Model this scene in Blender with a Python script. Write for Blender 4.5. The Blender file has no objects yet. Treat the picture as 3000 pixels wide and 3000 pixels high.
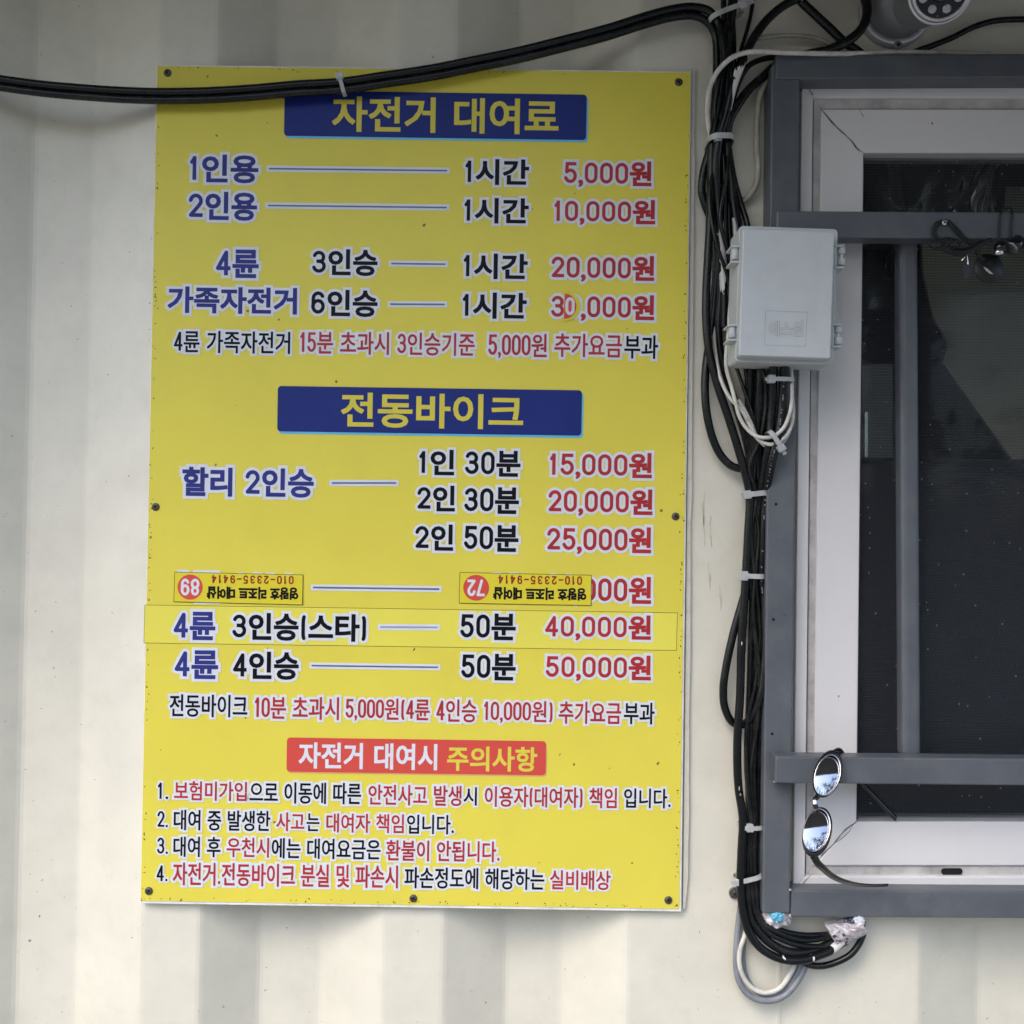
import bpy, bmesh, math, random
from mathutils import Vector, Matrix
from mathutils.geometry import delaunay_2d_cdt
R = math.radians
rnd = random.Random(7)
scene = bpy.context.scene
COL = scene.collection

# ------------------------------------------------------------------ camera
S = 0.00039                 # metres per photo pixel (3000 px wide) on the wall plane
F = 2900.0                  # focal length in those pixels
DIST = F * S
ROLL, PITCH, ZC = R(0.84), R(1.0), 1.55
fw = Vector((0, math.cos(PITCH), math.sin(PITCH)))
up0 = Vector((0, -math.sin(PITCH), math.cos(PITCH)))
rt0 = Vector((1, 0, 0))
rt = rt0 * math.cos(ROLL) + up0 * math.sin(ROLL)
up = up0 * math.cos(ROLL) - rt0 * math.sin(ROLL)
EYE = Vector((0, -DIST, ZC - DIST * math.tan(PITCH)))
cam = bpy.data.cameras.new('camera')
cam.sensor_width = 36.0
cam.sensor_fit = 'HORIZONTAL'
cam.lens = 36.0 * F / 3000.0
cam.clip_start, cam.clip_end = 0.01, 2000
camo = bpy.data.objects.new('camera', cam)
COL.objects.link(camo)
m = Matrix((rt, up, -fw)).transposed().to_4x4()
m.translation = EYE
camo.matrix_world = m
scene.camera = camo

# ------------------------------------------------------------------ light: overcast day under an eave
SUN_EL, SUN_AZ = R(50), R(-40)      # azimuth measured from straight behind the camera, towards the left
w = bpy.data.worlds.new('World')
scene.world = w
w.use_nodes = True
nt = w.node_tree
bg = nt.nodes['Background']
sky = nt.nodes.new('ShaderNodeTexSky')
sky.sky_type = 'NISHITA'
sky.sun_disc = False
sky.sun_elevation = SUN_EL
sky.sun_rotation = math.pi + 0.70
sky.air_density, sky.dust_density, sky.ozone_density = 1.0, 2.9, 0.95
nt.links.new(sky.outputs[0], bg.inputs[0])
bg.inputs[1].default_value = 0.12
sl = bpy.data.lights.new('sun', 'SUN')
sl.energy, sl.angle, sl.color = 0.36, R(28), (1.0, 0.96, 0.9)
so = bpy.data.objects.new('sun', sl)
COL.objects.link(so)
sd = Vector((math.sin(SUN_AZ) * math.cos(SUN_EL), -math.cos(SUN_AZ) * math.cos(SUN_EL), math.sin(SUN_EL)))
so.rotation_euler = sd.to_track_quat('Z', 'Y').to_euler()
so.location = sd * 20
scene.view_settings.view_transform = 'Standard'
scene.view_settings.look = 'None'
scene.view_settings.exposure = 1.80
scene.view_settings.gamma = 1.0
scene.cycles.max_bounces = 8
scene.cycles.transparent_max_bounces = 12

# ------------------------------------------------------------------ helpers
def P(x, y, d=0.0):
    """point whose photo pixel is (x, y), d metres in front of the wall"""
    v = rt * ((x - 1500) / F) + up * ((1500 - y) / F) + fw
    t = (-d - EYE.y) / v.y
    return EYE + v * t

def Pm(x, y, dmm=0.0):
    return P(x, y, dmm * 0.001)

def tag(o, label=None, cat=None, group=None, kind=None):
    if label: o['label'] = label
    if cat: o['category'] = cat
    if group: o['group'] = group
    if kind: o['kind'] = kind
    return o

def empty(name, loc, label, cat, group=None, kind=None):
    o = bpy.data.objects.new(name, None)
    o.empty_display_size = 0.02
    COL.objects.link(o)
    o.location = loc
    return tag(o, label, cat, group, kind)

class MB:
    def __init__(s):
        s.v, s.f, s.m, s.sm = [], [], [], []
    def add(s, verts, faces, mat=0, smooth=False):
        o = len(s.v)
        s.v += [tuple(p) for p in verts]
        s.f += [tuple(i + o for i in f) for f in faces]
        s.m += [mat] * len(faces)
        s.sm += [smooth] * len(faces)
        return s
    def hexa(s, front, back, mat=0):
        """front, back: four points each, same winding"""
        return s.add(list(front) + list(back),
                     [(0, 1, 2, 3), (7, 6, 5, 4), (0, 4, 5, 1), (1, 5, 6, 2), (2, 6, 7, 3), (3, 7, 4, 0)], mat)
    def pbox(s, x0, y0, x1, y1, d0, d1, mat=0, q=None):
        """box whose front face covers photo pixels x0..x1, y0..y1; d in mm from wall"""
        q = q or [(x0, y0), (x1, y0), (x1, y1), (x0, y1)]
        fr = [Pm(x, y, d1) for x, y in q]
        return s.hexa(fr, [Vector((p.x, -d0 * 0.001, p.z)) for p in fr], mat)
    def box(s, a, b, mat=0):
        x0, y0, z0 = a; x1, y1, z1 = b
        return s.hexa([(x0, y0, z0), (x1, y0, z0), (x1, y0, z1), (x0, y0, z1)],
                      [(x0, y1, z0), (x1, y1, z0), (x1, y1, z1), (x0, y1, z1)], mat)
    def tube(s, pts, r, n=10, mat=0, closed=False, caps=True, flat=1.0):
        pts = [Vector(p) for p in pts]
        k = len(pts)
        rr = r if isinstance(r, (list, tuple)) else [r] * k
        tang = []
        for i in range(k):
            a = pts[(i - 1) % k] if (closed or i > 0) else pts[i]
            b = pts[(i + 1) % k] if (closed or i < k - 1) else pts[i]
            t = (b - a)
            tang.append(t.normalized() if t.length > 1e-9 else Vector((0, 0, 1)))
        nrm = Vector((0, -1, 0)) - tang[0] * tang[0].dot(Vector((0, -1, 0)))
        if nrm.length < 1e-3: nrm = tang[0].orthogonal()
        nrm.normalize()
        vs = []
        for i in range(k):
            nrm = nrm - tang[i] * nrm.dot(tang[i])
            if nrm.length < 1e-6: nrm = tang[i].orthogonal()
            nrm.normalize()
            bi = tang[i].cross(nrm)
            for j in range(n):
                a = 2 * math.pi * j / n
                vs.append(pts[i] + nrm * (math.cos(a) * rr[i] * flat) + bi * (math.sin(a) * rr[i]))
        fs = []
        for i in range(k if closed else k - 1):
            i2 = (i + 1) % k
            for j in range(n):
                j2 = (j + 1) % n
                fs.append((i * n + j, i * n + j2, i2 * n + j2, i2 * n + j))
        s.add(vs, fs, mat, True)
        if caps and not closed:
            s.add(vs[:n], [tuple(reversed(range(n)))], mat)
            s.add(vs[-n:], [tuple(range(n))], mat)
        return s
    def lathe(s, c, axis, prof, n=28, mat=0, smooth=True):
        """prof: list of (radius, height along axis)"""
        axis = Vector(axis).normalized()
        u = axis.orthogonal().normalized(); v = axis.cross(u)
        vs = []
        for r, h in prof:
            for j in range(n):
                a = 2 * math.pi * j / n
                vs.append(Vector(c) + axis * h + (u * math.cos(a) + v * math.sin(a)) * max(r, 1e-5))
        fs = []
        for i in range(len(prof) - 1):
            for j in range(n):
                j2 = (j + 1) % n
                fs.append((i * n + j, i * n + j2, (i + 1) * n + j2, (i + 1) * n + j))
        return s.add(vs, fs, mat, smooth)
    def build(s, name, mats, parent=None, bevel=0, seg=2, fix=True):
        me = bpy.data.meshes.new(name)
        me.from_pydata(s.v, [], s.f)
        mats = mats if isinstance(mats, (list, tuple)) else [mats]
        for mt in mats: me.materials.append(mt)
        me.polygons.foreach_set('material_index', s.m)
        me.polygons.foreach_set('use_smooth', s.sm)
        if fix or bevel:
            bm = bmesh.new(); bm.from_mesh(me)
            if fix: bmesh.ops.recalc_face_normals(bm, faces=bm.faces)
            if bevel:
                ed = [e for e in bm.edges if len(e.link_faces) == 2 and e.calc_face_angle(0) > 0.6]
                bmesh.ops.bevel(bm, geom=ed, offset=bevel, segments=seg, profile=0.5, affect='EDGES', clamp_overlap=True)
            bm.to_mesh(me); bm.free()
        me.update()
        o = bpy.data.objects.new(name, me)
        COL.objects.link(o)
        if parent is not None:
            o.parent = parent
            o.matrix_parent_inverse = Matrix.Translation(-parent.location)
        return o

def spline(pts, step=6):
    """Catmull-Rom through px points (x, y, dmm) -> world points"""
    q = [Vector(p) for p in pts]
    out = []
    for i in range(len(q) - 1):
        p0 = q[i - 1] if i else q[0] * 2 - q[1]
        p1, p2 = q[i], q[i + 1]
        p3 = q[i + 2] if i + 2 < len(q) else q[-1] * 2 - q[-2]
        # centripetal parametrisation
        t0 = 0.0
        t1 = t0 + max((p1 - p0).length, 1e-6) ** 0.5
        t2 = t1 + max((p2 - p1).length, 1e-6) ** 0.5
        t3 = t2 + max((p3 - p2).length, 1e-6) ** 0.5
        n = max(2, int((p2 - p1).length / step))
        for j in range(n):
            t = t1 + (t2 - t1) * j / n
            a1 = p0 * ((t1 - t) / (t1 - t0)) + p1 * ((t - t0) / (t1 - t0))
            a2 = p1 * ((t2 - t) / (t2 - t1)) + p2 * ((t - t1) / (t2 - t1))
            a3 = p2 * ((t3 - t) / (t3 - t2)) + p3 * ((t - t2) / (t3 - t2))
            b1 = a1 * ((t2 - t) / (t2 - t0)) + a2 * ((t - t0) / (t2 - t0))
            b2 = a2 * ((t3 - t) / (t3 - t1)) + a3 * ((t - t1) / (t3 - t1))
            out.append(b1 * ((t2 - t) / (t2 - t1)) + b2 * ((t - t1) / (t2 - t1)))
    out.append(q[-1])
    return [Pm(*p) for p in out]

# ------------------------------------------------------------------ materials
def newmat(name):
    mt = bpy.data.materials.new(name)
    mt.use_nodes = True
    return mt, mt.node_tree, mt.node_tree.nodes['Principled BSDF']

def mat(name, col, rough=0.5, metal=0.0, var=0.12, scale=25.0, bump=0.0, bscale=300.0, spec=0.5, dirt=None, dirt_scale=8.0, dirt_amt=0.3, specks=None, speck_scale=60.0, speck_size=0.12, speck_dens=0.3, streak=False):
    mt, nt, b = newmat(name)
    N, L = nt.nodes, nt.links
    tc = N.new('ShaderNodeTexCoord')
    co = tc.outputs['Object']
    nz = N.new('ShaderNodeTexNoise'); nz.inputs['Scale'].default_value = scale; nz.inputs['Detail'].default_value = 6
    L.new(co, nz.inputs['Vector'])
    mr = N.new('ShaderNodeMapRange')
    mr.inputs['From Min'].default_value, mr.inputs['From Max'].default_value = 0.3, 0.7
    mr.inputs['To Min'].default_value, mr.inputs['To Max'].default_value = 1 - var, 1 + var * 0.4
    L.new(nz.outputs[0], mr.inputs['Value'])
    mx = N.new('ShaderNodeMix'); mx.data_type = 'RGBA'; mx.blend_type = 'MULTIPLY'
    mx.inputs['Factor'].default_value = 1.0
    mx.inputs[6].default_value = (*col, 1)
    L.new(mr.outputs[0], mx.inputs[7])
    last = mx.outputs[2]
    if dirt:
        mp = N.new('ShaderNodeMapping')
        if streak: mp.inputs['Scale'].default_value = (3.0, 3.0, 0.35)
        L.new(co, mp.inputs['Vector'])
        n2 = N.new('ShaderNodeTexNoise'); n2.inputs['Scale'].default_value = dirt_scale; n2.inputs['Detail'].default_value = 9; n2.inputs['Roughness'].default_value = 0.68
        L.new(mp.outputs[0], n2.inputs['Vector'])
        r2 = N.new('ShaderNodeMapRange')
        r2.inputs['From Min'].default_value, r2.inputs['From Max'].default_value = 0.48, 0.75
        r2.inputs['To Min'].default_value, r2.inputs['To Max'].default_value = 0, dirt_amt
        L.new(n2.outputs[0], r2.inputs['Value'])
        m2 = N.new('ShaderNodeMix'); m2.data_type = 'RGBA'
        L.new(r2.outputs[0], m2.inputs['Factor']); L.new(last, m2.inputs[6]); m2.inputs[7].default_value = (*dirt, 1)
        last = m2.outputs[2]
    if specks:
        vo = N.new('ShaderNodeTexVoronoi'); vo.inputs['Scale'].default_value = speck_scale
        n3 = N.new('ShaderNodeTexNoise'); n3.inputs['Scale'].default_value = speck_scale * 1.7
        L.new(co, n3.inputs['Vector'])
        md = N.new('ShaderNodeMix'); md.data_type = 'VECTOR'; md.inputs['Factor'].default_value = 0.012
        L.new(co, md.inputs[4]); L.new(n3.outputs[1], md.inputs[5])
        L.new(md.outputs[1], vo.inputs['Vector'])
        lt = N.new('ShaderNodeMath'); lt.operation = 'LESS_THAN'
        sep = N.new('ShaderNodeSeparateColor'); L.new(vo.outputs['Color'], sep.inputs[0])
        sz = N.new('ShaderNodeMath'); sz.operation = 'MULTIPLY'; L.new(sep.outputs[1], sz.inputs[0]); sz.inputs[1].default_value = speck_size
        L.new(vo.outputs['Distance'], lt.inputs[0]); L.new(sz.outputs[0], lt.inputs[1])
        ds = N.new('ShaderNodeMath'); ds.operation = 'LESS_THAN'; L.new(sep.outputs[0], ds.inputs[0]); ds.inputs[1].default_value = speck_dens
        an = N.new('ShaderNodeMath'); an.operation = 'MULTIPLY'; L.new(lt.outputs[0], an.inputs[0]); L.new(ds.outputs[0], an.inputs[1])
        a2 = N.new('ShaderNodeMath'); a2.operation = 'MULTIPLY'; L.new(an.outputs[0], a2.inputs[0]); a2.inputs[1].default_value = 0.8
        m3 = N.new('ShaderNodeMix'); m3.data_type = 'RGBA'
        L.new(a2.outputs[0], m3.inputs['Factor']); L.new(last, m3.inputs[6]); m3.inputs[7].default_value = (*specks, 1)
        last = m3.outputs[2]
    L.new(last, b.inputs['Base Color'])
    rr = N.new('ShaderNodeMapRange')
    rr.inputs['To Min'].default_value, rr.inputs['To Max'].default_value = max(0.02, rough - 0.08), min(1, rough + 0.08)
    L.new(nz.outputs[0], rr.inputs['Value']); L.new(rr.outputs[0], b.inputs['Roughness'])
    b.inputs['Metallic'].default_value = metal
    b.inputs['Specular IOR Level'].default_value = spec
    if bump:
        nb = N.new('ShaderNodeTexNoise'); nb.inputs['Scale'].default_value = bscale; nb.inputs['Detail'].default_value = 4
        L.new(co, nb.inputs['Vector'])
        bp = N.new('ShaderNodeBump'); bp.inputs['Strength'].default_value = bump; bp.inputs['Distance'].default_value = 0.002
        L.new(nb.outputs[0], bp.inputs['Height']); L.new(bp.outputs[0], b.inputs['Normal'])
    return mt

M = {}
M['wall'] = mat('cream_wall_paint', (0.68, 0.655, 0.555), 0.45, var=0.07, scale=14, bump=0.10, bscale=160, dirt=(0.30, 0.285, 0.235), dirt_scale=30, dirt_amt=0.13, specks=(0.05, 0.045, 0.035), speck_scale=95, speck_size=0.09, speck_dens=0.45)
M['seal'] = mat('old_sealant', (0.66, 0.64, 0.55), 0.6, var=0.2, scale=60, bump=0.4, bscale=90, dirt=(0.20, 0.18, 0.13), dirt_scale=60, dirt_amt=0.45)
M['yellow'] = mat('yellow_sign_vinyl', (0.70, 0.612, 0.075), 0.42, spec=0.28, var=0.04, scale=9, bump=0.03, bscale=30, dirt=(0.36, 0.32, 0.09), dirt_scale=22, dirt_amt=0.08, specks=(0.05, 0.04, 0.02), speck_scale=30, speck_size=0.055, speck_dens=0.40)
M['strip_yellow'] = mat('newer_yellow_vinyl', (0.73, 0.665, 0.095), 0.36, spec=0.22, var=0.04, scale=9)
M['sticker_yellow'] = mat('sticker_yellow', (0.70, 0.60, 0.04), 0.38, spec=0.22, var=0.06, scale=30, dirt=(0.5, 0.5, 0.03), dirt_scale=30, dirt_amt=0.4)
M['sheet_edge'] = mat('sign_sheet_edge', (0.78, 0.78, 0.77), 0.35, var=0.15, scale=40, dirt=(0.10, 0.08, 0.06), dirt_scale=60, dirt_amt=0.3)
M['print_white'] = mat('print_white', (0.66, 0.69, 0.745), 0.35, spec=0.2, var=0.05, scale=60)
M['print_black'] = mat('print_black', (0.006, 0.006, 0.010), 0.40, spec=0.12, var=0.2, scale=60)
M['print_blue'] = mat('print_blue', (0.034, 0.040, 0.215), 0.40, spec=0.14, var=0.2, scale=40)
M['print_red'] = mat('print_red', (0.40, 0.032, 0.038), 0.35, spec=0.2, var=0.15, scale=40)
M['print_brown'] = mat('print_brownred', (0.30, 0.028, 0.012), 0.35, spec=0.2, var=0.1)
M['print_yellow'] = mat('print_yellow', (0.66, 0.57, 0.07), 0.35, spec=0.2, var=0.05)
M['banner_blue'] = mat('banner_blue', (0.014, 0.028, 0.18), 0.4, spec=0.16, var=0.1, scale=12)
M['banner_red'] = mat('banner_red', (0.60, 0.075, 0.06), 0.4, spec=0.2, var=0.06, scale=12)
M['banner_cyan'] = mat('banner_cyan', (0.11, 0.47, 0.72), 0.33, var=0.05)
M['banner_pink'] = mat('banner_pink', (0.68, 0.36, 0.16), 0.33, var=0.05)
M['dash'] = mat('print_greyblue', (0.10, 0.12, 0.24), 0.35, var=0.1)
M['black'] = mat('black_cable_pvc', (0.0050, 0.0062, 0.0070), 0.27, var=0.3, scale=40, spec=0.34, dirt=(0.07, 0.068, 0.062), dirt_scale=30, dirt_amt=0.3)
M['black_paint'] = mat('black_cable_pvc_paint_splashed', (0.0050, 0.0062, 0.0070), 0.27, var=0.3, scale=40, spec=0.34, dirt=(0.62, 0.61, 0.58), dirt_scale=14, dirt_amt=0.0)
M['black_wire'] = mat('black_wire', (0.006, 0.006, 0.007), 0.5, var=0.2)
M['white_cable'] = mat('white_cable_pvc', (0.62, 0.60, 0.55), 0.4, var=0.2, scale=70, dirt=(0.18, 0.16, 0.13), dirt_scale=60, dirt_amt=0.55)
M['cream_cable'] = mat('cream_cable_pvc', (0.42, 0.40, 0.32), 0.45, var=0.3, scale=60, dirt=(0.12, 0.11, 0.09), dirt_scale=50, dirt_amt=0.6)
M['grey_cable'] = mat('grey_cable_pvc', (0.19, 0.205, 0.235), 0.4, var=0.2, scale=60, dirt=(0.45, 0.44, 0.42), dirt_scale=50, dirt_amt=0.3)
M['tie'] = mat('nylon_tie', (0.43, 0.445, 0.445), 0.35, var=0.2, scale=80)
M['steel'] = mat('grey_painted_steel', (0.096, 0.107, 0.124), 0.40, var=0.18, scale=22, bump=0.06, bscale=220, dirt=(0.17, 0.17, 0.165), dirt_scale=24, dirt_amt=0.4, specks=(0.02, 0.02, 0.02), speck_scale=40, speck_size=0.07, speck_dens=0.3)
M['hole'] = mat('dark_hole', (0.004, 0.004, 0.004), 0.9, var=0.1)
M['pvc'] = mat('white_window_pvc', (0.70, 0.69, 0.69), 0.34, var=0.06, scale=12, bump=0.03, bscale=100, dirt=(0.40, 0.35, 0.29), dirt_scale=12, dirt_amt=0.2, specks=(0.12, 0.10, 0.08), speck_scale=38, speck_size=0.06, speck_dens=0.35)
M['pvc_dirty'] = mat('dirty_window_pvc', (0.52, 0.50, 0.49), 0.45, var=0.25, scale=40, dirt=(0.13, 0.115, 0.095), dirt_scale=28, dirt_amt=0.6)
M['crack'] = mat('dark_crack', (0.035, 0.03, 0.027), 0.9, var=0.4, scale=200)
M['boxgrey'] = mat('grey_abs_plastic', (0.50, 0.535, 0.555), 0.45, var=0.05, scale=20, bump=0.06, bscale=900, dirt=(0.36, 0.38, 0.39), dirt_scale=30, dirt_amt=0.3)
M['metal'] = mat('zinc_screw', (0.32, 0.31, 0.30), 0.38, metal=0.9, var=0.4, scale=300)
M['rusty'] = mat('weathered_screw', (0.13, 0.115, 0.10), 0.55, metal=0.6, var=0.6, scale=400)
M['chrome'] = mat('bright_metal', (0.78, 0.78, 0.80), 0.18, metal=1.0, var=0.1)
M['frame_black'] = mat('black_gloss_acetate', (0.008, 0.008, 0.010), 0.12, var=0.1, spec=0.6)
M['lens'] = mat('mirror_lens', (0.54, 0.54, 0.58), 0.015, metal=1.0, var=0.02)
M['camgrey'] = mat('grey_cast_housing', (0.20, 0.205, 0.215), 0.45, var=0.2, scale=60, bump=0.1)
M['camring'] = mat('silver_ring', (0.62, 0.63, 0.65), 0.35, metal=0.5, var=0.2)
M['camglass'] = mat('dark_lens_glass', (0.006, 0.006, 0.008), 0.08, spec=0.8)
M['led'] = mat('clear_led', (0.45, 0.45, 0.45), 0.25, var=0.3, scale=400)
M['orange'] = mat('amber_sensor', (0.40, 0.10, 0.03), 0.4)
M['tape'] = mat('printed_film', (0.60, 0.57, 0.60), 0.25, var=0.15, scale=60, dirt=(0.50, 0.22, 0.20), dirt_scale=45, dirt_amt=0.8)
M['film_dark'] = mat('printed_film_dark', (0.05, 0.055, 0.09), 0.3)
M['film_blue'] = mat('blue_film', (0.13, 0.45, 0.62), 0.25)
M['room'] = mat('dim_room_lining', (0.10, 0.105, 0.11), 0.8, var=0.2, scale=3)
M['card'] = mat('olive_brown_board', (0.50, 0.47, 0.38), 0.8, var=0.12, scale=6)
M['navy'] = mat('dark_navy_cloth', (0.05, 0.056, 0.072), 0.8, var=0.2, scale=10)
M['greypaper'] = mat('grey_plastic_case', (0.28, 0.29, 0.30), 0.4, var=0.2)
M['eave'] = mat('eave_sheet', (0.13, 0.125, 0.12), 0.7, var=0.2, scale=4)
M['ground'] = mat('concrete_paving', (0.19, 0.19, 0.18), 0.85, var=0.3, scale=3, bump=0.2, bscale=40)
M['leaf'] = mat('tree_leaves', (0.045, 0.075, 0.025), 0.6, var=0.5, scale=2)

def paint_splash(mt, level=0.862):
    """white paint spots on a black cable: shaped spots of white"""
    nt = mt.node_tree; N, L = nt.nodes, nt.links
    b = N['Principled BSDF']
    src = b.inputs['Base Color'].links[0].from_socket
    tc = N.new('ShaderNodeTexCoord')
    mp = N.new('ShaderNodeMapping'); mp.inputs['Scale'].default_value = (1.6, 1.0, 0.42); L.new(tc.outputs['Object'], mp.inputs['Vector'])
    a = N.new('ShaderNodeTexNoise'); a.inputs['Scale'].default_value = 30; a.inputs['Detail'].default_value = 1
    c = N.new('ShaderNodeTexNoise'); c.inputs['Scale'].default_value = 160; c.inputs['Detail'].default_value = 3
    L.new(mp.outputs[0], a.inputs['Vector']); L.new(mp.outputs[0], c.inputs['Vector'])
    ad = N.new('ShaderNodeMath'); ad.operation = 'MULTIPLY_ADD'; ad.inputs[1].default_value = 0.35
    L.new(c.outputs[0], ad.inputs[0]); L.new(a.outputs[0], ad.inputs[2])
    gt = N.new('ShaderNodeMath'); gt.operation = 'GREATER_THAN'; gt.inputs[1].default_value = level
    L.new(ad.outputs[0], gt.inputs[0])
    mx = N.new('ShaderNodeMix'); mx.data_type = 'RGBA'
    sx = N.new('ShaderNodeSeparateXYZ'); L.new(tc.outputs['Object'], sx.inputs[0])
    g2 = N.new('ShaderNodeMath'); g2.operation = 'GREATER_THAN'; g2.inputs[1].default_value = (2052 - 1500) * S
    L.new(sx.outputs[0], g2.inputs[0])
    g3 = N.new('ShaderNodeMath'); g3.operation = 'MULTIPLY'; L.new(gt.outputs[0], g3.inputs[0]); L.new(g2.outputs[0], g3.inputs[1])
    L.new(g3.outputs[0], mx.inputs['Factor']); L.new(src, mx.inputs[6]); mx.inputs[7].default_value = (0.66, 0.65, 0.62, 1)
    L.new(mx.outputs[2], b.inputs['Base Color'])
paint_splash(M['black_paint'])
M['black_paint_heavy'] = mat('black_cable_pvc_heavily_splashed', (0.0050, 0.0062, 0.0070), 0.27, var=0.3, scale=40, spec=0.34)
paint_splash(M['black_paint_heavy'], 0.80)

def glass_mat():
    mt, nt, b = newmat('window_glass')
    N, L = nt.nodes, nt.links
    N.remove(b)
    tr = N.new('ShaderNodeBsdfTransparent'); tr.inputs[0].default_value = (0.86, 0.88, 0.87, 1)
    gl = N.new('ShaderNodeBsdfGlossy'); gl.inputs['Roughness'].default_value = 0.02
    fr = N.new('ShaderNodeFresnel'); fr.inputs[0].default_value = 1.22
    mx = N.new('ShaderNodeMixShader')
    L.new(fr.outputs[0], mx.inputs[0]); L.new(tr.outputs[0], mx.inputs[1]); L.new(gl.outputs[0], mx.inputs[2])
    L.new(mx.outputs[0], N['Material Output'].inputs[0])
    return mt
M['glass'] = glass_mat()

def screen_mat():
    mt, nt, b = newmat('insect_screen_mesh')
    N, L = nt.nodes, nt.links
    tc = N.new('ShaderNodeTexCoord')
    def wave(direction, sc):
        wv = N.new('ShaderNodeTexWave'); wv.wave_type = 'BANDS'; wv.bands_direction = direction
        wv.inputs['Scale'].default_value = sc; wv.inputs['Distortion'].default_value = 0.6; wv.inputs['Detail Scale'].default_value = 0.4
        L.new(tc.outputs['Object'], wv.inputs['Vector'])
        return wv.outputs['Fac']
    a, c = wave('Z', 95), wave('X', 140)
    mxm = N.new('ShaderNodeMath'); mxm.operation = 'MAXIMUM'; L.new(a, mxm.inputs[0]); L.new(c, mxm.inputs[1])
    mr = N.new('ShaderNodeMapRange'); mr.inputs['To Min'].default_value, mr.inputs['To Max'].default_value = 0.08, 0.50
    L.new(mxm.outputs[0], mr.inputs['Value'])
    vo = N.new('ShaderNodeTexVoronoi'); vo.inputs['Scale'].default_value = 78
    L.new(tc.outputs['Object'], vo.inputs['Vector'])
    sep = N.new('ShaderNodeSeparateColor'); L.new(vo.outputs['Color'], sep.inputs[0])
    sz = N.new('ShaderNodeMath'); sz.operation = 'MULTIPLY'; sz.inputs[1].default_value = 0.105; L.new(sep.outputs[1], sz.inputs[0])
    lt = N.new('ShaderNodeMath'); lt.operation = 'LESS_THAN'; L.new(vo.outputs['Distance'], lt.inputs[0]); L.new(sz.outputs[0], lt.inputs[1])
    ds = N.new('ShaderNodeMath'); ds.operation = 'LESS_THAN'; ds.inputs[1].default_value = 0.9; L.new(sep.outputs[0], ds.inputs[0])
    dot = N.new('ShaderNodeMath'); dot.operation = 'MULTIPLY'; L.new(lt.outputs[0], dot.inputs[0]); L.new(ds.outputs[0], dot.inputs[1])
    al = N.new('ShaderNodeMath'); al.operation = 'MAXIMUM'; L.new(mr.outputs[0], al.inputs[0]); L.new(dot.outputs[0], al.inputs[1])
    cm = N.new('ShaderNodeMix'); cm.data_type = 'RGBA'; cm.inputs[6].default_value = (0.030, 0.034, 0.042, 1); cm.inputs[7].default_value = (0.20, 0.205, 0.21, 1)
    L.new(dot.outputs[0], cm.inputs['Factor']); L.new(cm.outputs[2], b.inputs['Base Color'])
    b.inputs['Roughness'].default_value = 0.6
    L.new(al.outputs[0], b.inputs['Alpha'])
    return mt
M['screen'] = screen_mat()

def bag_mat():
    mt, nt, b = newmat('clear_plastic_film')
    N, L = nt.nodes, nt.links
    N.remove(b)
    tr = N.new('ShaderNodeBsdfTransparent'); tr.inputs[0].default_value = (0.9, 0.9, 0.9, 1)
    gl = N.new('ShaderNodeBsdfGlossy'); gl.inputs['Roughness'].default_value = 0.12; gl.inputs[0].default_value = (0.9, 0.9, 0.9, 1)
    lw = N.new('ShaderNodeLayerWeight'); lw.inputs[0].default_value = 0.35
    mx = N.new('ShaderNodeMixShader')
    L.new(lw.outputs['Fresnel'], mx.inputs[0]); L.new(tr.outputs[0], mx.inputs[1]); L.new(gl.outputs[0], mx.inputs[2])
    L.new(mx.outputs[0], N['Material Output'].inputs[0])
    return mt
M['bag'] = bag_mat()
# ------------------------------------------------------------------ setting: ground, far trees, the cabin
def Xw(x, d=0): return Pm(x, 2800, d).x
def Zw(y, d=0): return Pm(2600, y, d).z

g = MB()
g.add([(-300, -400, 0), (300, -400, 0), (300, 60, 0), (-300, 60, 0)], [(0, 1, 2, 3)])
tag(g.build('ground', M['ground'], fix=False), kind='structure')

tb = MB()
tr = random.Random(3)
for k in range(15):
    cx, cy = -15 + k * 2.25 + tr.uniform(-.8, .8), -9.5 + tr.uniform(-1, 1)
    h = (tr.uniform(7.0, 9.0) if cx > 3.6 else tr.uniform(4.2, 5.4)); wd = tr.uniform(1.1, 1.7)
    tb.tube([(cx, cy, 0), (cx + .1, cy, h * .5), (cx, cy + .1, h * .85)], [.16, .11, .03], 6)
    cl = [(cx + tr.gauss(0, wd * .6), cy + tr.gauss(0, wd * .6), h * tr.uniform(.04, 1.0)) for _ in range(32)]
    for c in cl:
        s_ = tr.uniform(.35, .8)
        for _ in range(34):
            p = Vector(c) + Vector((tr.gauss(0, s_ * .55), tr.gauss(0, s_ * .55), tr.gauss(0, s_ * .42)))
            a = Vector((tr.uniform(-1, 1), tr.uniform(-1, 1), tr.uniform(-1, 1))).normalized() * tr.uniform(.08, .17)
            b = a.orthogonal().normalized() * tr.uniform(.05, .10)
            tb.add([p - a, p + b, p + a, p - b], [(0, 1, 2, 3)])
tag(tb.build('treeline', M['leaf'], fix=False), 'row of dark leafy trees across the yard mirrored in the sunglasses', 'trees', kind='stuff')

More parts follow.
